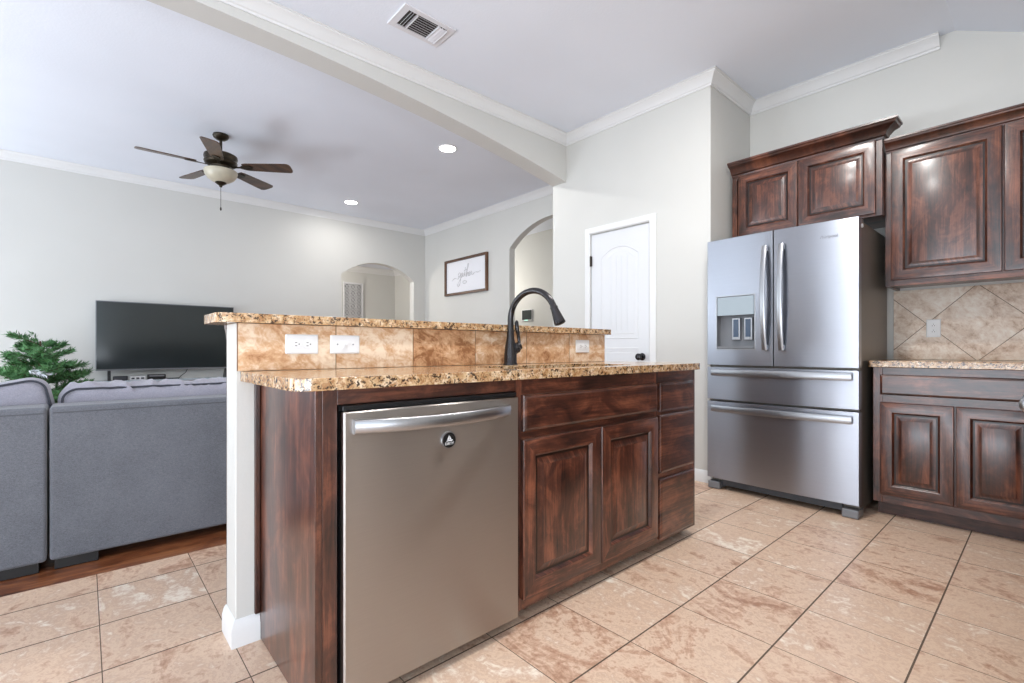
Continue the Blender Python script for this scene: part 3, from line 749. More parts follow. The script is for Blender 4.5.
dl = fdoor('left_door', FS+0.003, FY1, 0.872, 1.745, HO)
dr = fdoor('right_door', FY0, FS-0.003, 0.872, 1.745)
d1 = fdoor('upper_drawer', FY0, FY1, 0.632, 0.858)
d2 = fdoor('lower_drawer', FY0, FY1, 0.078, 0.618)
# dispenser
b = B(); b.box(3.297, 3.354, HO[0]+0.002, HO[1]-0.002, 1.212, HO[3]-0.002); finish('dispenser_display', b, M['mirror'], dl, bevel=0.002)
for y in (1.432, 1.352):
    b = B(); b.box(3.322, 3.353, y-0.027, y+0.027, 1.045, 1.195); finish('paddle', b, [M['handle']], dl, bevel=0.003)
    b = B(); b.box(3.3195, 3.3218, y-0.017, y+0.017, 1.065, 1.185); finish('paddle_pad', b, M['pad'], dl)
b = B()
for (p, q, r_, t_) in ((HO[0]-0.008, HO[0]-0.0005, HO[2]-0.008, HO[3]+0.008), (HO[1]+0.0005, HO[1]+0.008, HO[2]-0.008, HO[3]+0.008), (HO[0]-0.0005, HO[1]+0.0005, HO[2]-0.008, HO[2]-0.0005), (HO[0]-0.0005, HO[1]+0.0005, HO[3]+0.0005, HO[3]+0.008)): b.box(3.297, 3.3145, p, q, r_, t_)
finish('dispenser_trim', b, M['handle'], dl)
b = B(); b.box(3.290, 3.354, HO[0]+0.002, HO[1]-0.002, HO[2]+0.002, HO[2]+0.016); finish('drip_tray', b, M['midgrey'], dl, bevel=0.002)
def bar_handle(name, parent, p0, p1, out, wide, thick, wdir, bow):
    """flat bowed bar from p0 to p1"""
    p0, p1, out, wdir = Vector(p0), Vector(p1), Vector(out), Vector(wdir); n = 20; rings = []
    for i in range(n+1):
        s_ = i/n; c = p0.lerp(p1, s_) + out*(0.022 + bow*(1-(2*s_-1)**2))
        ring = []
        for k in range(12):
            a = 2*PI*k/12; ca, sa = math.cos(a), math.sin(a)
            ring.append(c + wdir*(wide/2*math.copysign(abs(ca)**0.5, ca)) + out*(thick/2*math.copysign(abs(sa)**0.5, sa)))
        rings.append(ring)
    b = B(); b.loft(rings, True, True, p1-p0)
    dd = (p1-p0).normalized()
    for e_ in (p0 + dd*0.02, p1 - dd*0.02):
        q = [e_ + wdir*(wide*0.36*sx) + dd*(0.014*sy) for sx, sy in ((-1,-1), (1,-1), (1,1), (-1,1))]
        b.loft([[v + out*0.001 for v in q], [v + out*0.024 for v in q]], True, True)
    return finish(name, b, M['handle'], parent, ang=50)
xf = lambda y: FXF+0.014-bulge(y)
bar_handle('handle', dl, (xf(1.222), 1.232, 0.975), (xf(1.222), 1.232, 1.650), (-1,0,0), 0.032, 0.014, (0,1,0), 0.035)
bar_handle('handle', dr, (xf(1.13), 1.132, 0.975), (xf(1.13), 1.132, 1.650), (-1,0,0), 0.032, 0.014, (0,1,0), 0.035)
bar_handle('handle', d1, (xf(0.76)-0.004, 0.762, 0.822), (xf(1.59)-0.004, 1.588, 0.822), (-1,0,0), 0.046, 0.014, (0,0,1), 0.020)
bar_handle('handle', d2, (xf(0.76)-0.004, 0.762, 0.572), (xf(1.59)-0.004, 1.588, 0.572), (-1,0,0), 0.046, 0.014, (0,0,1), 0.020)
text_mesh('lettering', 'Whirlpool', 0.026, FR((xf(0.888)-0.0006, 0.888, 1.652), (0,-1,0), (0,0,1), (-1,0,0)), M['midgrey'], dr)
b = B(); b.box(3.345, 3.372, FY0+0.09, FY1-0.09, 0.03, 0.074); finish('kick_grille', b, M['darkgrey'], t)
for y in (FY0+0.045, FY1-0.045):
    b = B(); b.box(3.315, 3.43, y-0.042, y+0.042, 0.001, 0.052); finish('foot_cover', b, M['midgrey'], t, bevel=0.008)
for y in (FY0+0.035, FY1-0.035):
    b = B(); b.box(3.380, 3.46, y-0.026, y+0.026, 1.7355, 1.752); finish('hinge_cover', b, M['midgrey'], t, bevel=0.003)
b = B(); b.lathe((3.385, FY0+0.0075, 1.702), [(0.012, 0), (0.012, 0.010), (0.009, 0.012)], (0,-1,0), 16); finish('hinge_cap', b, M['white'], t)

def FC(x, y, zz): return FR((x, y, zz), (0,-1,0), (0,0,1), (-1,0,0))
CC = [(0, 0), (0.004, 0), (0.006, 0.012), (0.016, 0.018), (0.020, 0.030), (0.036, 0.052), (0.056, 0.064), (0.060, 0.074), (0.066, 0.078), (0.066, 0.090), (0, 0.090)]
def cab_crown(parent, path, k=1.0, kp=1.0):
    b = B(); b.sweep(path, [(a*k*kp, c*k) for a, c in CC], g=(0,1,0)); return finish('crown_moulding', b, M['wood'], parent, ang=25)
# cabinet over the fridge
OX, OY0, OY1 = 3.715, 0.7015, 1.628
t = thing('over_fridge_cabinet', 'short stained wood cabinet with two doors and crown above the refrigerator', 'cabinet', (3.92, 1.165, 1.82))
z0, z1 = 1.820, 2.300
b = B(); b.box(OX+0.02, XB-0.002, OY0, OY0+0.018, z0, z1, 2); b.box(OX+0.02, XB-0.002, OY1-0.018, OY1, z0, z1, 2); b.box(OX+0.02, XB-0.002, OY0+0.018, OY1-0.018, z0, z0+0.018, 1); b.box(OX+0.02, XB-0.002, OY0+0.018, OY1-0.018, z1-0.018, z1, 1); b.box(XB-0.012, XB-0.002, OY0+0.018, OY1-0.018, z0+0.018, z1-0.018, 1); finish('carcass', b, M['wood'], t, bevel=0.0015)
b = B(); b.box(OX, OX+0.02, OY0, OY0+0.036, z0, z1, 2); b.box(OX, OX+0.02, OY1-0.036, OY1, z0, z1, 2); b.box(OX, OX+0.02, OY0+0.036, OY1-0.036, z0, z0+0.03, 1); b.box(OX, OX+0.02, OY0+0.036, OY1-0.036, z1-0.03, z1, 1); b.box(OX, OX+0.02, 1.150, 1.180, z0+0.03, z1-0.03, 2); finish('face_frame', b, M['wood'], t)
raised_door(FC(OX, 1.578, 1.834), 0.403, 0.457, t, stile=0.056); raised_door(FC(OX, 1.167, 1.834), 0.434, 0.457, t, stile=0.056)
cab_crown(t, [(OX-e, OY1, z1-0.008), (OX-e, OY0-e, z1-0.008), (XB-0.34, OY0-e, z1-0.008)], k=1.02, kp=1.35)
# upper cabinet
UX, UY1, UY0 = 3.787, 0.668, -0.36
UY1 = 0.667
t = thing('upper_cabinet', 'tall stained wood wall cabinet with raised panel doors over the diagonal tile', 'cabinet', (3.95, 0.15, 1.376))
UL = 0.6995
b = B(); b.box(UX+0.02, XB-0.002, 0.680, 0.6985, 1.376, 2.205, 2); b.box(UX+0.02, XB-0.002, UY0, UY0+0.018, 1.376, 2.205, 2); b.box(UX+0.02, XB-0.002, UY0+0.018, 0.680, 1.392, 1.408, 1); b.box(UX+0.02, XB-0.002, UY0+0.018, 0.680, 2.187, 2.205, 1); b.box(XB-0.012, XB-0.002, UY0+0.018, 0.680, 1.408, 2.187, 1); finish('carcass', b, M['wood'], t)
b = B(); b.box(UX, UX+0.02, 0.655, UL, 1.376, 2.24, 2); b.box(UX, UX+0.02, UY0, UY0+0.04, 1.376, 2.24, 2); b.box(UX, UX+0.02, UY0+0.04, 0.655, 1.376, 1.418, 1); b.box(UX, UX+0.02, UY0+0.04, 0.655, 2.20, 2.24, 1); b.box(UX, UX+0.02, 0.16, 0.19, 1.418, 2.20, 2); finish('face_frame', b, M['wood'], t, bevel=0.0015)
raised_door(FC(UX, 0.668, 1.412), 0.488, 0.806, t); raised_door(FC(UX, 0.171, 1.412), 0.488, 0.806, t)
cab_crown(t, [(UX-e, UL-0.002, 2.215), (UX-e, UY0, 2.215)], k=0.85)
# base cabinet
BX = 3.507
t = thing('base_cabinet', 'stained wood base cabinet with a wide drawer over two doors, right of the refrigerator', 'cabinet', (3.8, 0.36, 0))
BY1, BY0 = 0.706, -0.02
b = B(); b.box(BX+0.02, XB-0.002, BY1-0.018, BY1, 0.084, 0.8755, 2); b.box(BX+0.02, XB-0.002, BY0, BY0+0.018, 0.084, 0.8755, 2); b.box(BX+0.02, XB-0.002, BY0+0.018, BY1-0.018, 0.084, 0.10, 1); b.box(XB-0.012, XB-0.002, BY0+0.018, BY1-0.018, 0.10, 0.8755, 1); finish('carcass', b, M['wood'], t)
b = B(); b.box(BX, BX+0.02, BY1-0.045, BY1, 0.084, 0.8755, 2); b.box(BX, BX+0.02, BY0, BY0+0.045, 0.084, 0.8755, 2); b.box(BX, BX+0.02, BY0+0.045, BY1-0.045, 0.832, 0.8755, 1); b.box(BX, BX+0.02, BY0+0.045, BY1-0.045, 0.665, 0.722, 1); b.box(BX, BX+0.02, BY0+0.045, BY1-0.045, 0.084, 0.14, 1); b.box(BX, BX+0.02, 0.325, 0.36, 0.14, 0.665, 2); finish('face_frame', b, M['wood'], t, bevel=0.0015)
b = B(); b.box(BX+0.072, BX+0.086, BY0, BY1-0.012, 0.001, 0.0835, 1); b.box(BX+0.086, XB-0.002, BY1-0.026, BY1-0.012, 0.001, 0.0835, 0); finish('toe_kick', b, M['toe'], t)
slab(FC(BX, 0.670, 0.716), 0.652, 0.117, t, 'drawer_front')
raised_door(FC(BX, 0.670, 0.132), 0.322, 0.540, t, stile=0.056); raised_door(FC(BX, 0.341, 0.132), 0.322, 0.540, t, stile=0.056)
# second run along the near wall (out of the frame, seen in the steel)
t = thing('corner_base_cabinet', 'stained wood base cabinet run facing the island, beyond the right edge of the photo', 'cabinet', (2.87, -0.35, 0))
b = B(); b.box(2.24, 3.505, -0.67, -0.041, 0.084, 0.8755, 0); finish('carcass', b, M['wood'], t)
b = B(); b.box(2.24, 3.505, -0.60, -0.11, 0.001, 0.0835, 0); finish('toe_kick', b, M['toe'], t)
FN = lambda x, zz: FR((x, -0.040, zz), (-1,0,0), (0,0,1), (0,1,0))
for x in (3.20, 2.72): raised_door(FN(x, 0.132), 0.455, 0.540, t); slab(FN(x, 0.716), 0.455, 0.117, t, 'drawer_front')
# counter on both runs
b = B()
b.prism(XYZ, [(2.24, -0.675), (XB-0.002, -0.675), (XB-0.002, 0.724), (3.480, 0.724), (3.476, 0.720), (3.476, -0.012), (2.24, -0.012)], 0.8765, 0.9145)
tag(finish('granite_countertop', b, M['granite'], bevel=0.008, seg=3), 'speckled granite counter beside the refrigerator under the diagonal tile', 'countertop')
b = B(); b.box(XB-0.0105, XB-0.0005, -0.67, 0.713, 0.9155, 1.3745)
tag(finish('tile_backsplash', b, M['walltile'], bevel=0.0015), 'diagonal beige stone tile on the wall beneath the tall wall cabinet', 'backsplash')
FOW = FR((XB-0.0105, 0.507, 1.117), (0,-1,0), (0,0,1), (-1,0,0))
outlet_plate('wall_outlet', 'white upright duplex outlet on the diagonal tile right of the refrigerator', 'outlet', FOW, 0.072, 0.116, 'duplex', vertical=True)
# range beyond the right edge, only the end of its handle shows
t = thing('kitchen_range', 'steel oven range whose handle end shows at the right edge of the photo', 'oven', (1.85, -0.35, 0))
b = B(); b.box(1.470, 2.228, -0.66, -0.03, 0.03, 0.905); finish('body', b, M['black'], t, bevel=0.004)
b = B(); b.box(1.474, 2.224, -0.029, -0.004, 0.20, 0.80); finish('oven_door', b, M['steel_dw'], t, bevel=0.004)
b = B(); b.box(1.470, 2.228, -0.66, -0.02, 0.9055, 0.918); finish('cooktop', b, M['gloss'], t, bevel=0.003)
b = B(); b.tube([(1.499, 0.026, 0.862), (1.502, 0.026, 0.862), (1.508, 0.026, 0.862), (1.85, 0.026, 0.862), (2.195, 0.026, 0.862), (2.20, 0.026, 0.862)], [0.012, 0.018, 0.021, 0.021, 0.021, 0.014], 20)
for x in (1.56, 2.14): b.box(x-0.012, x+0.012, -0.003, 0.012, 0.785, 0.799); b.box(x-0.012, x+0.012, 0.004, 0.026, 0.79, 0.86)
finish('handle', b, M['handle'], t, ang=50)

# ================================================================== CEILING THINGS
# vent
t = thing('ceiling_vent', 'white louvred air vent in the kitchen ceiling', 'vent', (1.573, 2.610, H))
vx0, vx1, vy0, vy1 = 1.394, 1.752, 2.497, 2.724
b = B()
for (x0, x1, y0, y1) in ((vx0, vx0+0.045, vy0, vy1), (vx1-0.045, vx1, vy0, vy1), (vx0+0.045, vx1-0.045, vy0, vy0+0.035), (vx0+0.045, vx1-0.045, vy1-0.035, vy1)):
    b.box(x0, x1, y0, y1, H-0.010, H-0.0005)
finish('frame', b, M['vent'], t, bevel=0.003)
b = B(); b.box(vx0+0.045, vx1-0.045, vy0+0.035, vy1-0.035, H-0.003, H-0.0005); finish('duct', b, M['ventdark'], t)
def slat(c, ln, wd, axis, tilt):
    b = B(); a = Vector(axis); s_ = Vector((0,0,1)).cross(a)
    d = s_*math.cos(tilt) - Vector((0,0,1))*math.sin(tilt); nn = a.cross(d)
    b.fbox((Vector(c), a, d, nn), -ln/2, ln/2, -wd/2, wd/2, -0.0008, 0.0008); return finish('louver', b, M['vent'], t)
yc = (vy0+vy1)/2; ly = vy1-vy0-0.074
for k in range(3): slat((vx0+0.060+0.017*k, yc, H-0.012), ly, 0.017, (0,1,0), 0.9)
for k in range(3): slat((vx1-0.090+0.019*k, yc, H-0.014), ly, 0.020, (0,1,0), -0.75)
for k in range(8): slat(((vx0+vx1)/2-0.008, vy0+0.042+ly*k/7.4, H-0.011), 0.148, 0.013, (1,0,0), -0.68)
for xx in (vx0+0.105, vx1-0.103):
    b = B(); b.box(xx-0.003, xx+0.003, vy0+0.036, vy1-0.036, H-0.018, H-0.004); finish('divider', b, M['vent'], t)
# recessed lights
def can(label, x, y):
    t = thing('recessed_light', label, 'ceiling light', (x, y, H), 'recessed lights in the living room ceiling')
    b = B(); rings = []
    for r, zz in ((0.072, -0.0006), (0.094, -0.0006), (0.094, -0.004), (0.086, -0.008), (0.074, -0.007)):
        rings.append([Vector((x+r*math.cos(2*PI*i/32), y+r*math.sin(2*PI*i/32), H+zz)) for i in range(32)])
    b.loft(rings, True, False, loop=True); finish('trim_ring', b, M['trim'], t)
    b = B(); b.lathe((x, y, H-0.006), [(0.080, -0.003), (0.080, 0.002)], (0,0,1), 40); finish('lens', b, M['led'], t)
    return t
def can_light(x, y, p):
    d_ = bpy.data.lights.new('recessed_lamp_light', 'AREA'); d_.shape = 'DISK'; d_.size = 0.14; d_.energy = p; d_.color = (1.0, 0.98, 0.95)
    o_ = bpy.data.objects.new('recessed_lamp_light', d_); COL.objects.link(o_); o_.location = (x, y, H-0.012)
can('lit recessed ceiling light nearest the kitchen header', 2.718, 4.025); can('lit recessed ceiling light nearest the far living room wall', 2.726, 6.378)
can_light(2.718, 4.025, 15); can_light(2.726, 6.378, 10)

for k_, (x_, y_) in enumerate(((1.3, 1.0), (2.35, 0.9))):  # unseen cans added to brighten the kitchen floor
    c_ = can(('left', 'right')[k_] + ' lit recessed kitchen ceiling light, above the top edge of the photo', x_, y_)
    del c_['group']
    can_light(x_, y_, 21)
# ceiling fan
fcx, fcy = 0.958, 5.195
t = thing('ceiling_fan', 'bronze five blade ceiling fan with a glass bowl light over the living room', 'ceiling fan', (fcx, fcy, H))
b = B(); b.lathe((fcx, fcy, H-0.0005), [(0.064, 0), (0.068, -0.014), (0.060, -0.032), (0.038, -0.048), (0.018, -0.055)], (0,0,1), 32); finish('canopy', b, M['fanmetal'], t)
b = B(); b.lathe((fcx, fcy, H-0.05), [(0.0125, 0), (0.0125, -0.13)], (0,0,1), 16); finish('downrod', b, M['fanmetal'], t)
b = B(); b.lathe((fcx, fcy, 2.835), [(0.03, 0), (0.05, -0.012), (0.11, -0.020), (0.137, -0.035), (0.141, -0.055), (0.132, -0.085), (0.139, -0.095), (0.132, -0.115), (0.11, -0.128), (0.085, -0.135), (0.08, -0.158)], (0,0,1), 40); finish('motor_housing', b, M['fanmetal'], t)
b = B(); b.lathe((fcx, fcy, 2.677), [(0.075, 0), (0.080, -0.006), (0.130, -0.014), (0.132, -0.020)], (0,0,1), 40); finish('light_fitter', b, M['fanmetal'], t)
b = B(); b.lathe((fcx, fcy, 2.658), [(0.138, 0), (0.140, -0.012), (0.132, -0.042), (0.110, -0.074), (0.075, -0.098), (0.04, -0.108), (0.012, -0.111)], (0,0,1), 40); finish('glass_bowl', b, M['bowl'], t)
b = B(); b.lathe((fcx, fcy, 2.551), [(0.046, 0), (0.048, -0.006), (0.03, -0.020), (0.014, -0.030), (0.012, -0.042), (0.003, -0.048)], (0,0,1), 24); finish('finial', b, M['fanmetal'], t)
b = B(); b.tube([(fcx, fcy-0.0, 2.51), (fcx, fcy, 2.32)], 0.0022, 6); b.lathe((fcx, fcy, 2.32), [(0.003, 0), (0.007, -0.008), (0.008, -0.025), (0.003, -0.034)], (0,0,1), 12); finish('pull_chain', b, M['fanmetal'], t)
for k in range(5):
    a = math.radians(36+72*k); U = Vector((math.cos(a), math.sin(a), 0)); Vp = Vector((-math.sin(a), math.cos(a), 0)); pit = math.radians(-12)
    V2 = Vp*math.cos(pit) + Vector((0,0,1))*math.sin(pit); Nn = U.cross(V2)
    fr = (Vector((fcx, fcy, 2.700)), U, V2, Nn)
    ol = [(0.20, -0.045), (0.24, -0.056), (0.53, -0.070), (0.612, -0.072), (0.632, -0.058), (0.640, -0.035), (0.640, 0.035), (0.632, 0.058), (0.612, 0.072), (0.53, 0.070), (0.24, 0.056), (0.20, 0.045)]
    b = B(); b.prism(fr, ol, 0, 0.008, 0); bl = finish('blade', b, M['fanblade'], t, bevel=0.0015)
    b = B(); b.prism(fr, [(0.095, -0.014), (0.17, -0.010), (0.20, -0.030), (0.27, -0.034), (0.285, -0.012), (0.285, 0.012), (0.27, 0.034), (0.20, 0.030), (0.17, 0.010), (0.095, 0.014)], -0.007, -0.0005, 0)
    finish('blade_iron', b, M['fanmetal'], bl, bevel=0.002)

# ================================================================== LIVING ROOM
# sofa modules
def sofa(label, x0, x1, left_arm, right_arm, feet):
    t = thing('sectional_sofa', label, 'sofa', ((x0+x1)/2, 3.35, 0), 'modules of the grey sectional')
    ya = 2.930
    b = B(); b.box(x0, x1, ya, ya+0.20, 0.047, 0.727); bk = finish('back', b, M['fabric'], t, bevel=0.014, seg=4)
    b = B(); b.tube([(x0+0.010, ya+0.0005, 0.700), (x1-0.010, ya+0.0005, 0.700)], 0.0028, 6); finish('seam', b, M['seam'], bk)
    b = B(); b.box(x0+0.004, x1-0.004, ya+0.201, 3.90, 0.08, 0.30); finish('seat_base', b, M['fabric'], t, bevel=0.02, seg=3)
    if left_arm: b = B(); b.box(x0, x0+0.2, ya+0.201, 3.90, 0.301, 0.60); finish('arm', b, M['fabric'], t, bevel=0.03, seg=3)
    if right_arm: b = B(); b.box(x1-0.2, x1, ya+0.201, 3.90, 0.301, 0.60); finish('arm', b, M['fabric'], t, bevel=0.03, seg=3)
    a0 = x0 + (0.205 if left_arm else 0.01); a1 = x1 - (0.205 if right_arm else 0.01)
    b = B(); b.box(a0, a1, ya+0.21, 3.92, 0.302, 0.45); finish('seat_cushion', b, M['fabric'], t, bevel=0.04, seg=4)
    for (fx0, fy0) in feet:
        b = B(); b.box(fx0, fx0+0.15, fy0, fy0+0.09, 0.0015, 0.0465 if fy0 < 3.5 else 0.079); finish('foot', b, M['black'], t, bevel=0.003)
    return t
sofa('grey fabric sofa module nearest the island, its plain back to the kitchen', -0.115, 1.55, False, True, [(-0.10, 2.945), (1.35, 2.945), (-0.10, 3.78), (1.35, 3.78)])
sofa('grey fabric sofa module cut by the left edge of the photo', -1.75, -0.124, True, False, [(-0.298, 2.945), (-1.72, 2.945), (-0.298, 3.78), (-1.72, 3.78)])
def outline(sx, sz, r, step=0.012):
    """rounded rectangle in x,z sampled evenly, so folds can be shaped along it"""
    pts = []
    for (x0, z0, x1, z1, c, a0) in ((-sx+r, sz, sx-r, sz, (sx-r, sz-r), PI/2), (sx, sz-r, sx, -sz+r, (sx-r, -sz+r), 0), (sx-r, -sz, -sx+r, -sz, (-sx+r, -sz+r), -PI/2), (-sx, -sz+r, -sx, sz-r, (-sx+r, sz-r), PI)):
        n = max(2, int(math.hypot(x1-x0, z1-z0)/step))
        pts += [(x0+(x1-x0)*i/n, z0+(z1-z0)*i/n) for i in range(n)]
        pts += [(c[0]+r*math.cos(a0-PI/2*i/8), c[1]+r*math.sin(a0-PI/2*i/8)) for i in range(8)]
    return pts
def puffy(cx, cy, cz, sx, sy, sz, r, wr=0.0, seed=0.0, roll=0.0):
    """soft box cushion with gathered folds along its top"""
    b = B(); rings = []; R = Matrix.Rotation(roll, 3, 'Y')
    for j in range(25):
        v = -1 + 2*j/24; d = 0.06*(1-(1-min(0.999, abs(v))**2.6)**(1/2.6)); ring = []
        for (x, zz) in outline(sx, sz, r):
            L_ = math.hypot(x, zz); k = 1 - d/max(sx, sz)
            px, pz = x*(1-d/sx), zz*(1-d/sz)
            top = max(0.0, zz/sz)**2
            q = noise.noise(Vector((x*18+seed, v*0.9, 3.1)))*0.8 + 0.55*noise.noise(Vector((x*40+seed, v*1.2, 7.7)))
            pz += wr*q*top; py = sy*v*(1 + 0.10*math.cos(min(1, abs(x)/sx)*PI/2)) + wr*0.35*q*max(0, 1-abs(zz-sz*0.6)/sz)*v
            ring.append(R @ Vector((px, py, pz)) + Vector((cx, cy, cz)))
        rings.append(ring)
    b.loft(rings, True, True, (1,0,0)); return b
def piping_loop(b, cx, cy, cz, sx, sz, y, e_=0.3, tilt=0.0, roll=0.0, r=0.005, wr=0, seed=0):
    pts = []; R = Matrix.Rotation(tilt, 3, 'X') @ Matrix.Rotation(roll, 3, 'Y'); sg = lambda v, q: math.copysign(abs(v)**q, v)
    for i in range(80):
        th = 2*PI*i/80; p = Vector((sx*sg(math.cos(th), e_), y, sz*sg(math.sin(th), e_)))
        if wr: p.z += wr*noise.noise(Vector((p.x*14+seed, 0, 3.1)))*max(0, p.z/sz)
        pts.append(R @ p + Vector((cx, cy, cz)))
    b.tube(pts, r, 6, closed=True)
t = thing('back_cushion', 'long wrinkled grey back cushion with dark piping on the sofa module nearest the island', 'cushion', (0.55, 3.27, 0.452))
b = puffy(0.566, 3.245, 0.632, 0.664, 0.105, 0.180, 0.075, wr=0.026); finish('cover', b, M['cushion'], t, ang=80)
b = B(); b.tube([(0.566+x*0.972, 3.245-0.1015, 0.626+zz*0.90 + 0.005*noise.noise(Vector((x*18, 0, 3.1)))*max(0, zz/0.18)) for x, zz in outline(0.664, 0.180, 0.06, 0.03)], 0.005, 6, closed=True); finish('piping', b, M['piping'], t)
t = thing('back_cushion', 'slanted grey back cushion with piped edge at the left edge of the photo', 'cushion', (-0.55, 3.27, 0.452))
b = puffy(-0.498, 3.245, 0.602, 0.405, 0.105, 0.180, 0.07, wr=0.003, seed=5, roll=-0.20); finish('cover', b, M['cushion'], t, ang=80)
b = B(); R_ = Matrix.Rotation(-0.20, 3, 'Y'); b.tube([R_ @ Vector((x*0.972, -0.094, zz*0.93)) + Vector((-0.498, 3.245, 0.602)) for x, zz in outline(0.405, 0.180, 0.06, 0.03)], 0.005, 6, closed=True); finish('piping', b, M['piping'], t)

# TV stand and television
t = thing('tv_stand', 'low media stand with a pale glass top beneath the television', 'tv stand', (0.9, 7.1, 0))
b = B(); b.box(0.062, 2.05, 6.90, 7.09, 0.612, 0.632); finish('stand_top', b, M['standtop'], t, bevel=0.003)
b = B(); b.box(0.09, 2.02, 6.93, 7.085, 0.22, 0.24); finish('shelf', b, M['gloss'], t, bevel=0.002)
for x in (0.085, 1.985):
    for y in (6.92, 7.045): b = B(); b.box(x, x+0.04, y, y+0.04, 0.001, 0.6115); finish('leg', b, M['black'], t)
t = thing('television', 'large flat screen television standing on the media stand by the far wall', 'television', (0.77, 7.06, 0.632))
TX0, TX1, TZ0, TZ1 = 0.091, 1.434, 0.744, 1.522
b = B(); b.box(TX0, TX1, 6.99, 7.03, TZ0, TZ1); b.box(TX0+0.25, TX1-0.25, 7.03, 7.06, TZ0+0.05, TZ1-0.25); finish('housing', b, M['midgrey'], t, bevel=0.003)
b = B(); b.box(TX0+0.008, TX1-0.008, 6.9885, 6.9895, TZ0+0.016, TZ1-0.008); finish('screen', b, M['screen'], t)
for x in (0.205, 1.345):
    b = B(); b.prism(FR((x, 7.0, 0.6325), (0,1,0), (0,0,1), (1,0,0)), [(-0.09, 0), (0.08, 0), (0.08, 0.012), (0.02, 0.11), (-0.02, 0.11), (-0.09, 0.012)], -0.014, 0.014); finish('foot', b, M['black'], t, bevel=0.002)
t = thing('media_box', 'black game console lying under the middle of the television', 'game console', (0.62, 7.05, 0.632))
b = B(); b.box(0.545, 0.715, 6.915, 7.02, 0.6325, 0.690); finish('case', b, M['black'], t, bevel=0.004)
b = B(); b.box(0.56, 0.70, 6.9135, 6.9147, 0.668, 0.683); finish('front_strip', b, M['midgrey'], t)
t = thing('soundbar', 'black speaker box under the left side of the television', 'speaker', (0.30, 7.0, 0.632))
b = B(); b.box(0.235, 0.365, 6.91, 6.96, 0.6325, 0.682); finish('case', b, M['black'], t, bevel=0.006)
b = B(); b.box(0.245, 0.355, 6.9085, 6.9097, 0.640, 0.675); finish('grille', b, M['darkgrey'], t)
t = thing('router', 'small grey and white device between the boxes under the television', 'router', (0.45, 7.0, 0.632))
b = B(); b.box(0.385, 0.525, 6.92, 7.0, 0.6325, 0.672); finish('case', b, M['white'], t, bevel=0.006)
b = B()
for k in range(3): b.box(0.397+0.043*k, 0.425+0.043*k, 6.9185, 6.9197, 0.642, 0.662)
finish('front_ports', b, M['darkgrey'], t)
b = B(); b.tube([(0.86, 7.055, 0.637), (0.88, 7.07, 0.66), (0.93, 7.078, 0.70), (0.95, 7.08, 0.75)], 0.004, 8); b.tube([(0.72, 7.04, 0.637), (0.80, 7.05, 0.637), (0.86, 7.055, 0.637)], 0.004, 8)
tag(finish('cable', b, M['black']), 'thin black cable hanging behind the television onto the stand', 'cable')

# fir tree
t = thing('fir_tree', 'small bushy green fir tree beside the television, behind the sofa', 'tree', (-0.309, 6.30, 0))
tx, ty = -0.309, 6.30
b = B(); b.lathe((tx, ty, 0.001), [(0.11, 0), (0.14, 0.2), (0.15, 0.21), (0.13, 0.21)], (0,0,1), 24); finish('pot', b, M['darkgrey'], t)
b = B(); b.lathe((tx, ty, 0.2), [(0.022, 0), (0.016, 0.5), (0.006, 0.86)], (0,0,1), 10)
nd = B(); snow = B()
def needles(p, d, ln, n, bmx):
    d = d.normalized(); s_ = d.orthogonal().normalized()
    for i in range(n):
        q = p + d*(ln*i/n); a = random.uniform(0, 2*PI)
        o_ = (Matrix.Rotation(a, 3, d) @ s_); v = (d*0.75 + o_*0.8).normalized(); l_ = random.uniform(0.035, 0.06)
        wv = v.cross(o_).normalized()*0.005; nn = v.cross(wv).normalized()*0.002
        tip = q + v*l_; md = q + v*l_*0.45
        A = [bmx.bm.verts.new(x) for x in (q, md+wv, tip, md-wv, md+nn)]
        for f in ((A[0], A[1], A[4]), (A[1], A[2], A[4]), (A[2], A[3], A[4]), (A[3], A[0], A[4])): bmx.bm.faces.new(f)
zz = 0.30; k = 0
while zz < 1.06:
    R_ = 0.43*(1-((zz-0.25)/0.95))**0.75 + 0.05
    for j in range(6 if zz < 0.95 else 4):
        a = k*2.4 + random.uniform(-0.3, 0.3); k += 1
        ln = R_*random.uniform(0.6, 1.15); d = Vector((math.cos(a), math.sin(a), random.uniform(0.25, 0.75)))
        p0 = Vector((tx, ty, zz+random.uniform(-0.05, 0.05))); pts = [p0 + d*ln*s_ - Vector((0,0,1))*0.12*ln*s_*s_ for s_ in (0, 0.35, 0.7, 1.0)]
        b.tube(pts, [0.006, 0.005, 0.004, 0.002], 5)
        use = nd
        for s_ in range(3): needles(pts[s_], pts[s_+1]-pts[s_], (pts[s_+1]-pts[s_]).length, int(22+ln*40), use)
        for s_ in (0.3, 0.45, 0.6, 0.75, 0.9):
            for sd in (-1, 1):
                q = p0 + d*ln*s_ - Vector((0,0,1))*0.12*ln*s_*s_
                dd = (d + sd*Vector((-d.y, d.x, 0))*0.9 + Vector((0, 0, random.uniform(-0.1, 0.25)))).normalized(); l2 = ln*0.42*(1.15-s_)+0.03
                b.tube([q, q+dd*l2], [0.003, 0.0015], 4); needles(q, dd, l2, int(10+l2*110), use)
    zz += 0.085
needles(Vector((tx, ty, 0.98)), Vector((-0.35, 0, 1)), 0.16, 40, nd)
finish('trunk', b, M['bark'], t); fo = finish('foliage', nd, M['needle'], t, smooth=False)
# white frosted sprig
sp0 = Vector((-0.36, 5.86, 0.80)); needles(sp0, Vector((0.9, -0.1, -0.35)), 0.13, 60, snow); finish('frosted_sprig', snow, M['snow'], t, smooth=False)

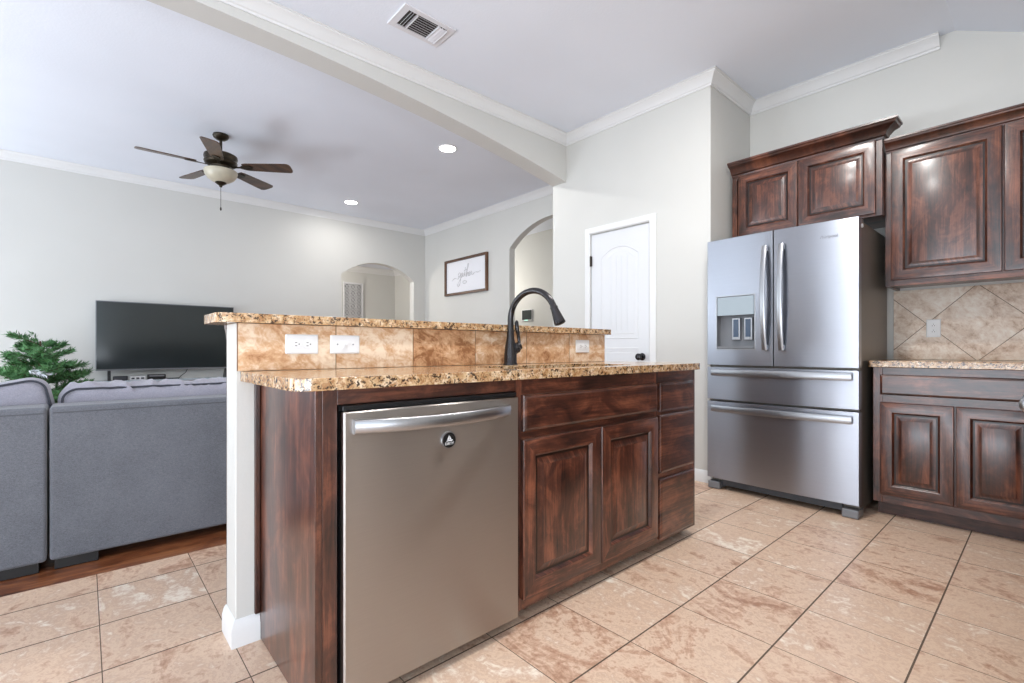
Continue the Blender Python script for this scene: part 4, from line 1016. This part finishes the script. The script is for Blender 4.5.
# framed sign on the living room side wall
t = thing('framed_sign', 'white sign lettered gather in a brown frame on the living room side wall', 'sign', (XL, 5.92, 1.827))
y0, y1, z0, z1 = 5.378, 6.455, 1.827, 2.384
FS_ = FR((XL-0.0005, y1, z0), (0,-1,0), (0,0,1), (-1,0,0)); w, h = y1-y0, z1-z0
b = B()
for (u0, u1, v0, v1, g) in ((0, 0.035, 0, h, 1), (w-0.035, w, 0, h, 1), (0.035, w-0.035, 0, 0.035, 0), (0.035, w-0.035, h-0.035, h, 0)): b.fbox(FS_, u0, u1, v0, v1, 0, 0.040, g)
finish('frame', b, M['frame'], t, bevel=0.002)
b = B(); b.fbox(FS_, 0.036, w-0.036, 0.036, h-0.036, 0.001, 0.014); finish('board', b, M['canvas'], t)
def cr(pts, n=6):
    out = []
    P = [pts[0]] + pts + [pts[-1]]
    for i in range(1, len(P)-2):
        for k in range(n):
            s_ = k/n; f = lambda a, b_, c, d: 0.5*((2*b_) + (-a+c)*s_ + (2*a-5*b_+4*c-d)*s_*s_ + (-a+3*b_-3*c+d)*s_**3)
            out.append((f(P[i-1][0], P[i][0], P[i+1][0], P[i+2][0]), f(P[i-1][1], P[i][1], P[i+1][1], P[i+2][1])))
    out.append(pts[-1]); return out
strokes = [
 [(-5.0, -0.5), (-3.8, 0.1), (-2.6, -0.2), (-1.9, 0.6), (-1.6, 1.1), (-2.1, 1.35), (-2.5, 0.8), (-2.3, 0.2), (-1.8, 0.5), (-1.55, 1.1), (-1.6, -0.2), (-1.9, -1.6), (-2.5, -2.3), (-2.7, -1.7), (-1.9, -0.6), (-1.2, 0.2)],   # g with lead-in
 [(-1.2, 0.2), (-0.75, 1.0), (-1.1, 1.2), (-1.35, 0.6), (-1.1, 0.1), (-0.8, 0.6), (-0.7, 1.1), (-0.68, 0.3), (-0.4, 0.2)],  # a
 [(-0.4, 0.2), (-0.05, 1.4), (0.15, 2.6), (-0.05, 1.2), (-0.05, 0.3), (0.25, 0.2)], [(-0.5, 1.7), (0.6, 1.95)],               # t
 [(0.25, 0.2), (0.6, 1.6), (1.0, 3.2), (1.3, 3.3), (1.0, 2.2), (0.6, 0.6), (0.55, 0.0), (0.85, 0.9), (1.1, 1.1), (1.15, 0.4), (1.3, 0.1)],   # h
 [(1.3, 0.1), (1.6, 0.6), (1.75, 1.0), (1.55, 1.2), (1.4, 0.7), (1.55, 0.15), (1.9, 0.3)],                                     # e
 [(1.9, 0.3), (2.15, 1.1), (2.2, 1.25), (2.45, 1.05), (2.4, 0.4), (2.8, 0.3), (3.6, 0.8), (4.6, 0.65), (5.4, 0.9)],            # r with flourish
 [(-0.9, -1.2), (-0.2, -0.9), (0.5, -1.2), (0.1, -1.7), (-0.7, -1.5), (-0.9, -1.2)]]
b = B(); sc = 0.070; u_c, v_c = w*0.49, h*0.46
for st in strokes:
    pts = [FS_[0] + FS_[1]*(u_c + p[0]*sc) + FS_[2]*(v_c + p[1]*sc*0.82) + FS_[3]*0.0150 for p in cr(st)]
    b.tube(pts, [0.0022 + 0.0030*abs(math.sin(i*0.35)) for i in range(len(pts))], 6)
finish('lettering', b, M['letter'], t)

# thermostat in the hall
FT = FR((5.7-0.0005, 6.0, 1.565), (0,-1,0), (0,0,1), (-1,0,0))
tc = 6.0
t = thing('thermostat', 'small square dark thermostat on the hall wall seen through the arch above the faucet', 'thermostat', (5.6995, tc, 1.4))
b = B(); b.fbox(FT, -0.150, 0.140, -0.105, 0.105, 0.0, 0.006); finish('back_plate', b, M['white'], t, bevel=0.003)
b = B(); b.fbox(FT, -0.115, 0.135, -0.090, 0.095, 0.0062, 0.030); finish('body', b, M['white'], t, bevel=0.004)
b = B(); b.fbox(FT, -0.105, 0.130, -0.074, 0.090, 0.0302, 0.033); finish('display', b, M['gloss'], t, bevel=0.002)
b = B(); b.fbox(FT, -0.04, 0.04, -0.088, -0.077, 0.0302, 0.032); finish('status_light', b, M['ledglow'], t)

# carved panel in the far hall
t = thing('carved_wall_panel', 'whitewashed carved lattice panel on the hall wall seen through the far arch', 'wall decor', (3.80, 8.8, 1.2))
px0, px1, pz0, pz1 = 3.598, 3.989, 1.10, 2.245
b = B(); b.box(px0, px1, 8.785, 8.7985, pz0, pz1); finish('backing', b, M['decorback'], t)
b = B()
for (x0, x1, z0, z1) in ((px0, px0+0.02, pz0, pz1), (px1-0.02, px1, pz0, pz1), (px0+0.02, px1-0.02, pz0, pz0+0.02), (px0+0.02, px1-0.02, pz1-0.02, pz1)): b.box(x0, x1, 8.765, 8.7845, z0, z1)
finish('frame', b, M['decor'], t)
b = B(); cw = (px1-px0-0.04)/3; rows = int((pz1-pz0-0.04)/cw)
ch = (pz1-pz0-0.04)/rows
for i in range(3):
    for j in range(rows):
        cx, cz = px0+0.02+cw*(i+0.5), pz0+0.02+ch*(j+0.5)
        for rr in (cw*0.47,):
            b.tube([(cx+rr*math.cos(2*PI*q/16), 8.775, cz+rr*math.sin(2*PI*q/16)) for q in range(16)], 0.0075, 5, closed=True)
        for a in (PI/4, 3*PI/4):
            dx, dz = math.cos(a)*cw*0.68, math.sin(a)*cw*0.68; b.tube([(cx-dx, 8.774, cz-dz), (cx+dx, 8.774, cz+dz)], 0.007, 5)
finish('fretwork', b, M['decor'], t)

# unseen point fills added to light the halls
def fill_point(name, loc, power, col=(1.0, 0.95, 0.88), r=0.12):
    d = bpy.data.lights.new(name, 'POINT'); d.energy = power; d.color = col; d.shadow_soft_size = r
    o = bpy.data.objects.new(name, d); COL.objects.link(o); o.location = loc
fill_point('hall_lamp', (5.0, 6.6, 2.05), 24); fill_point('far_hall_lamp', (2.6, 8.0, 2.3), 30)
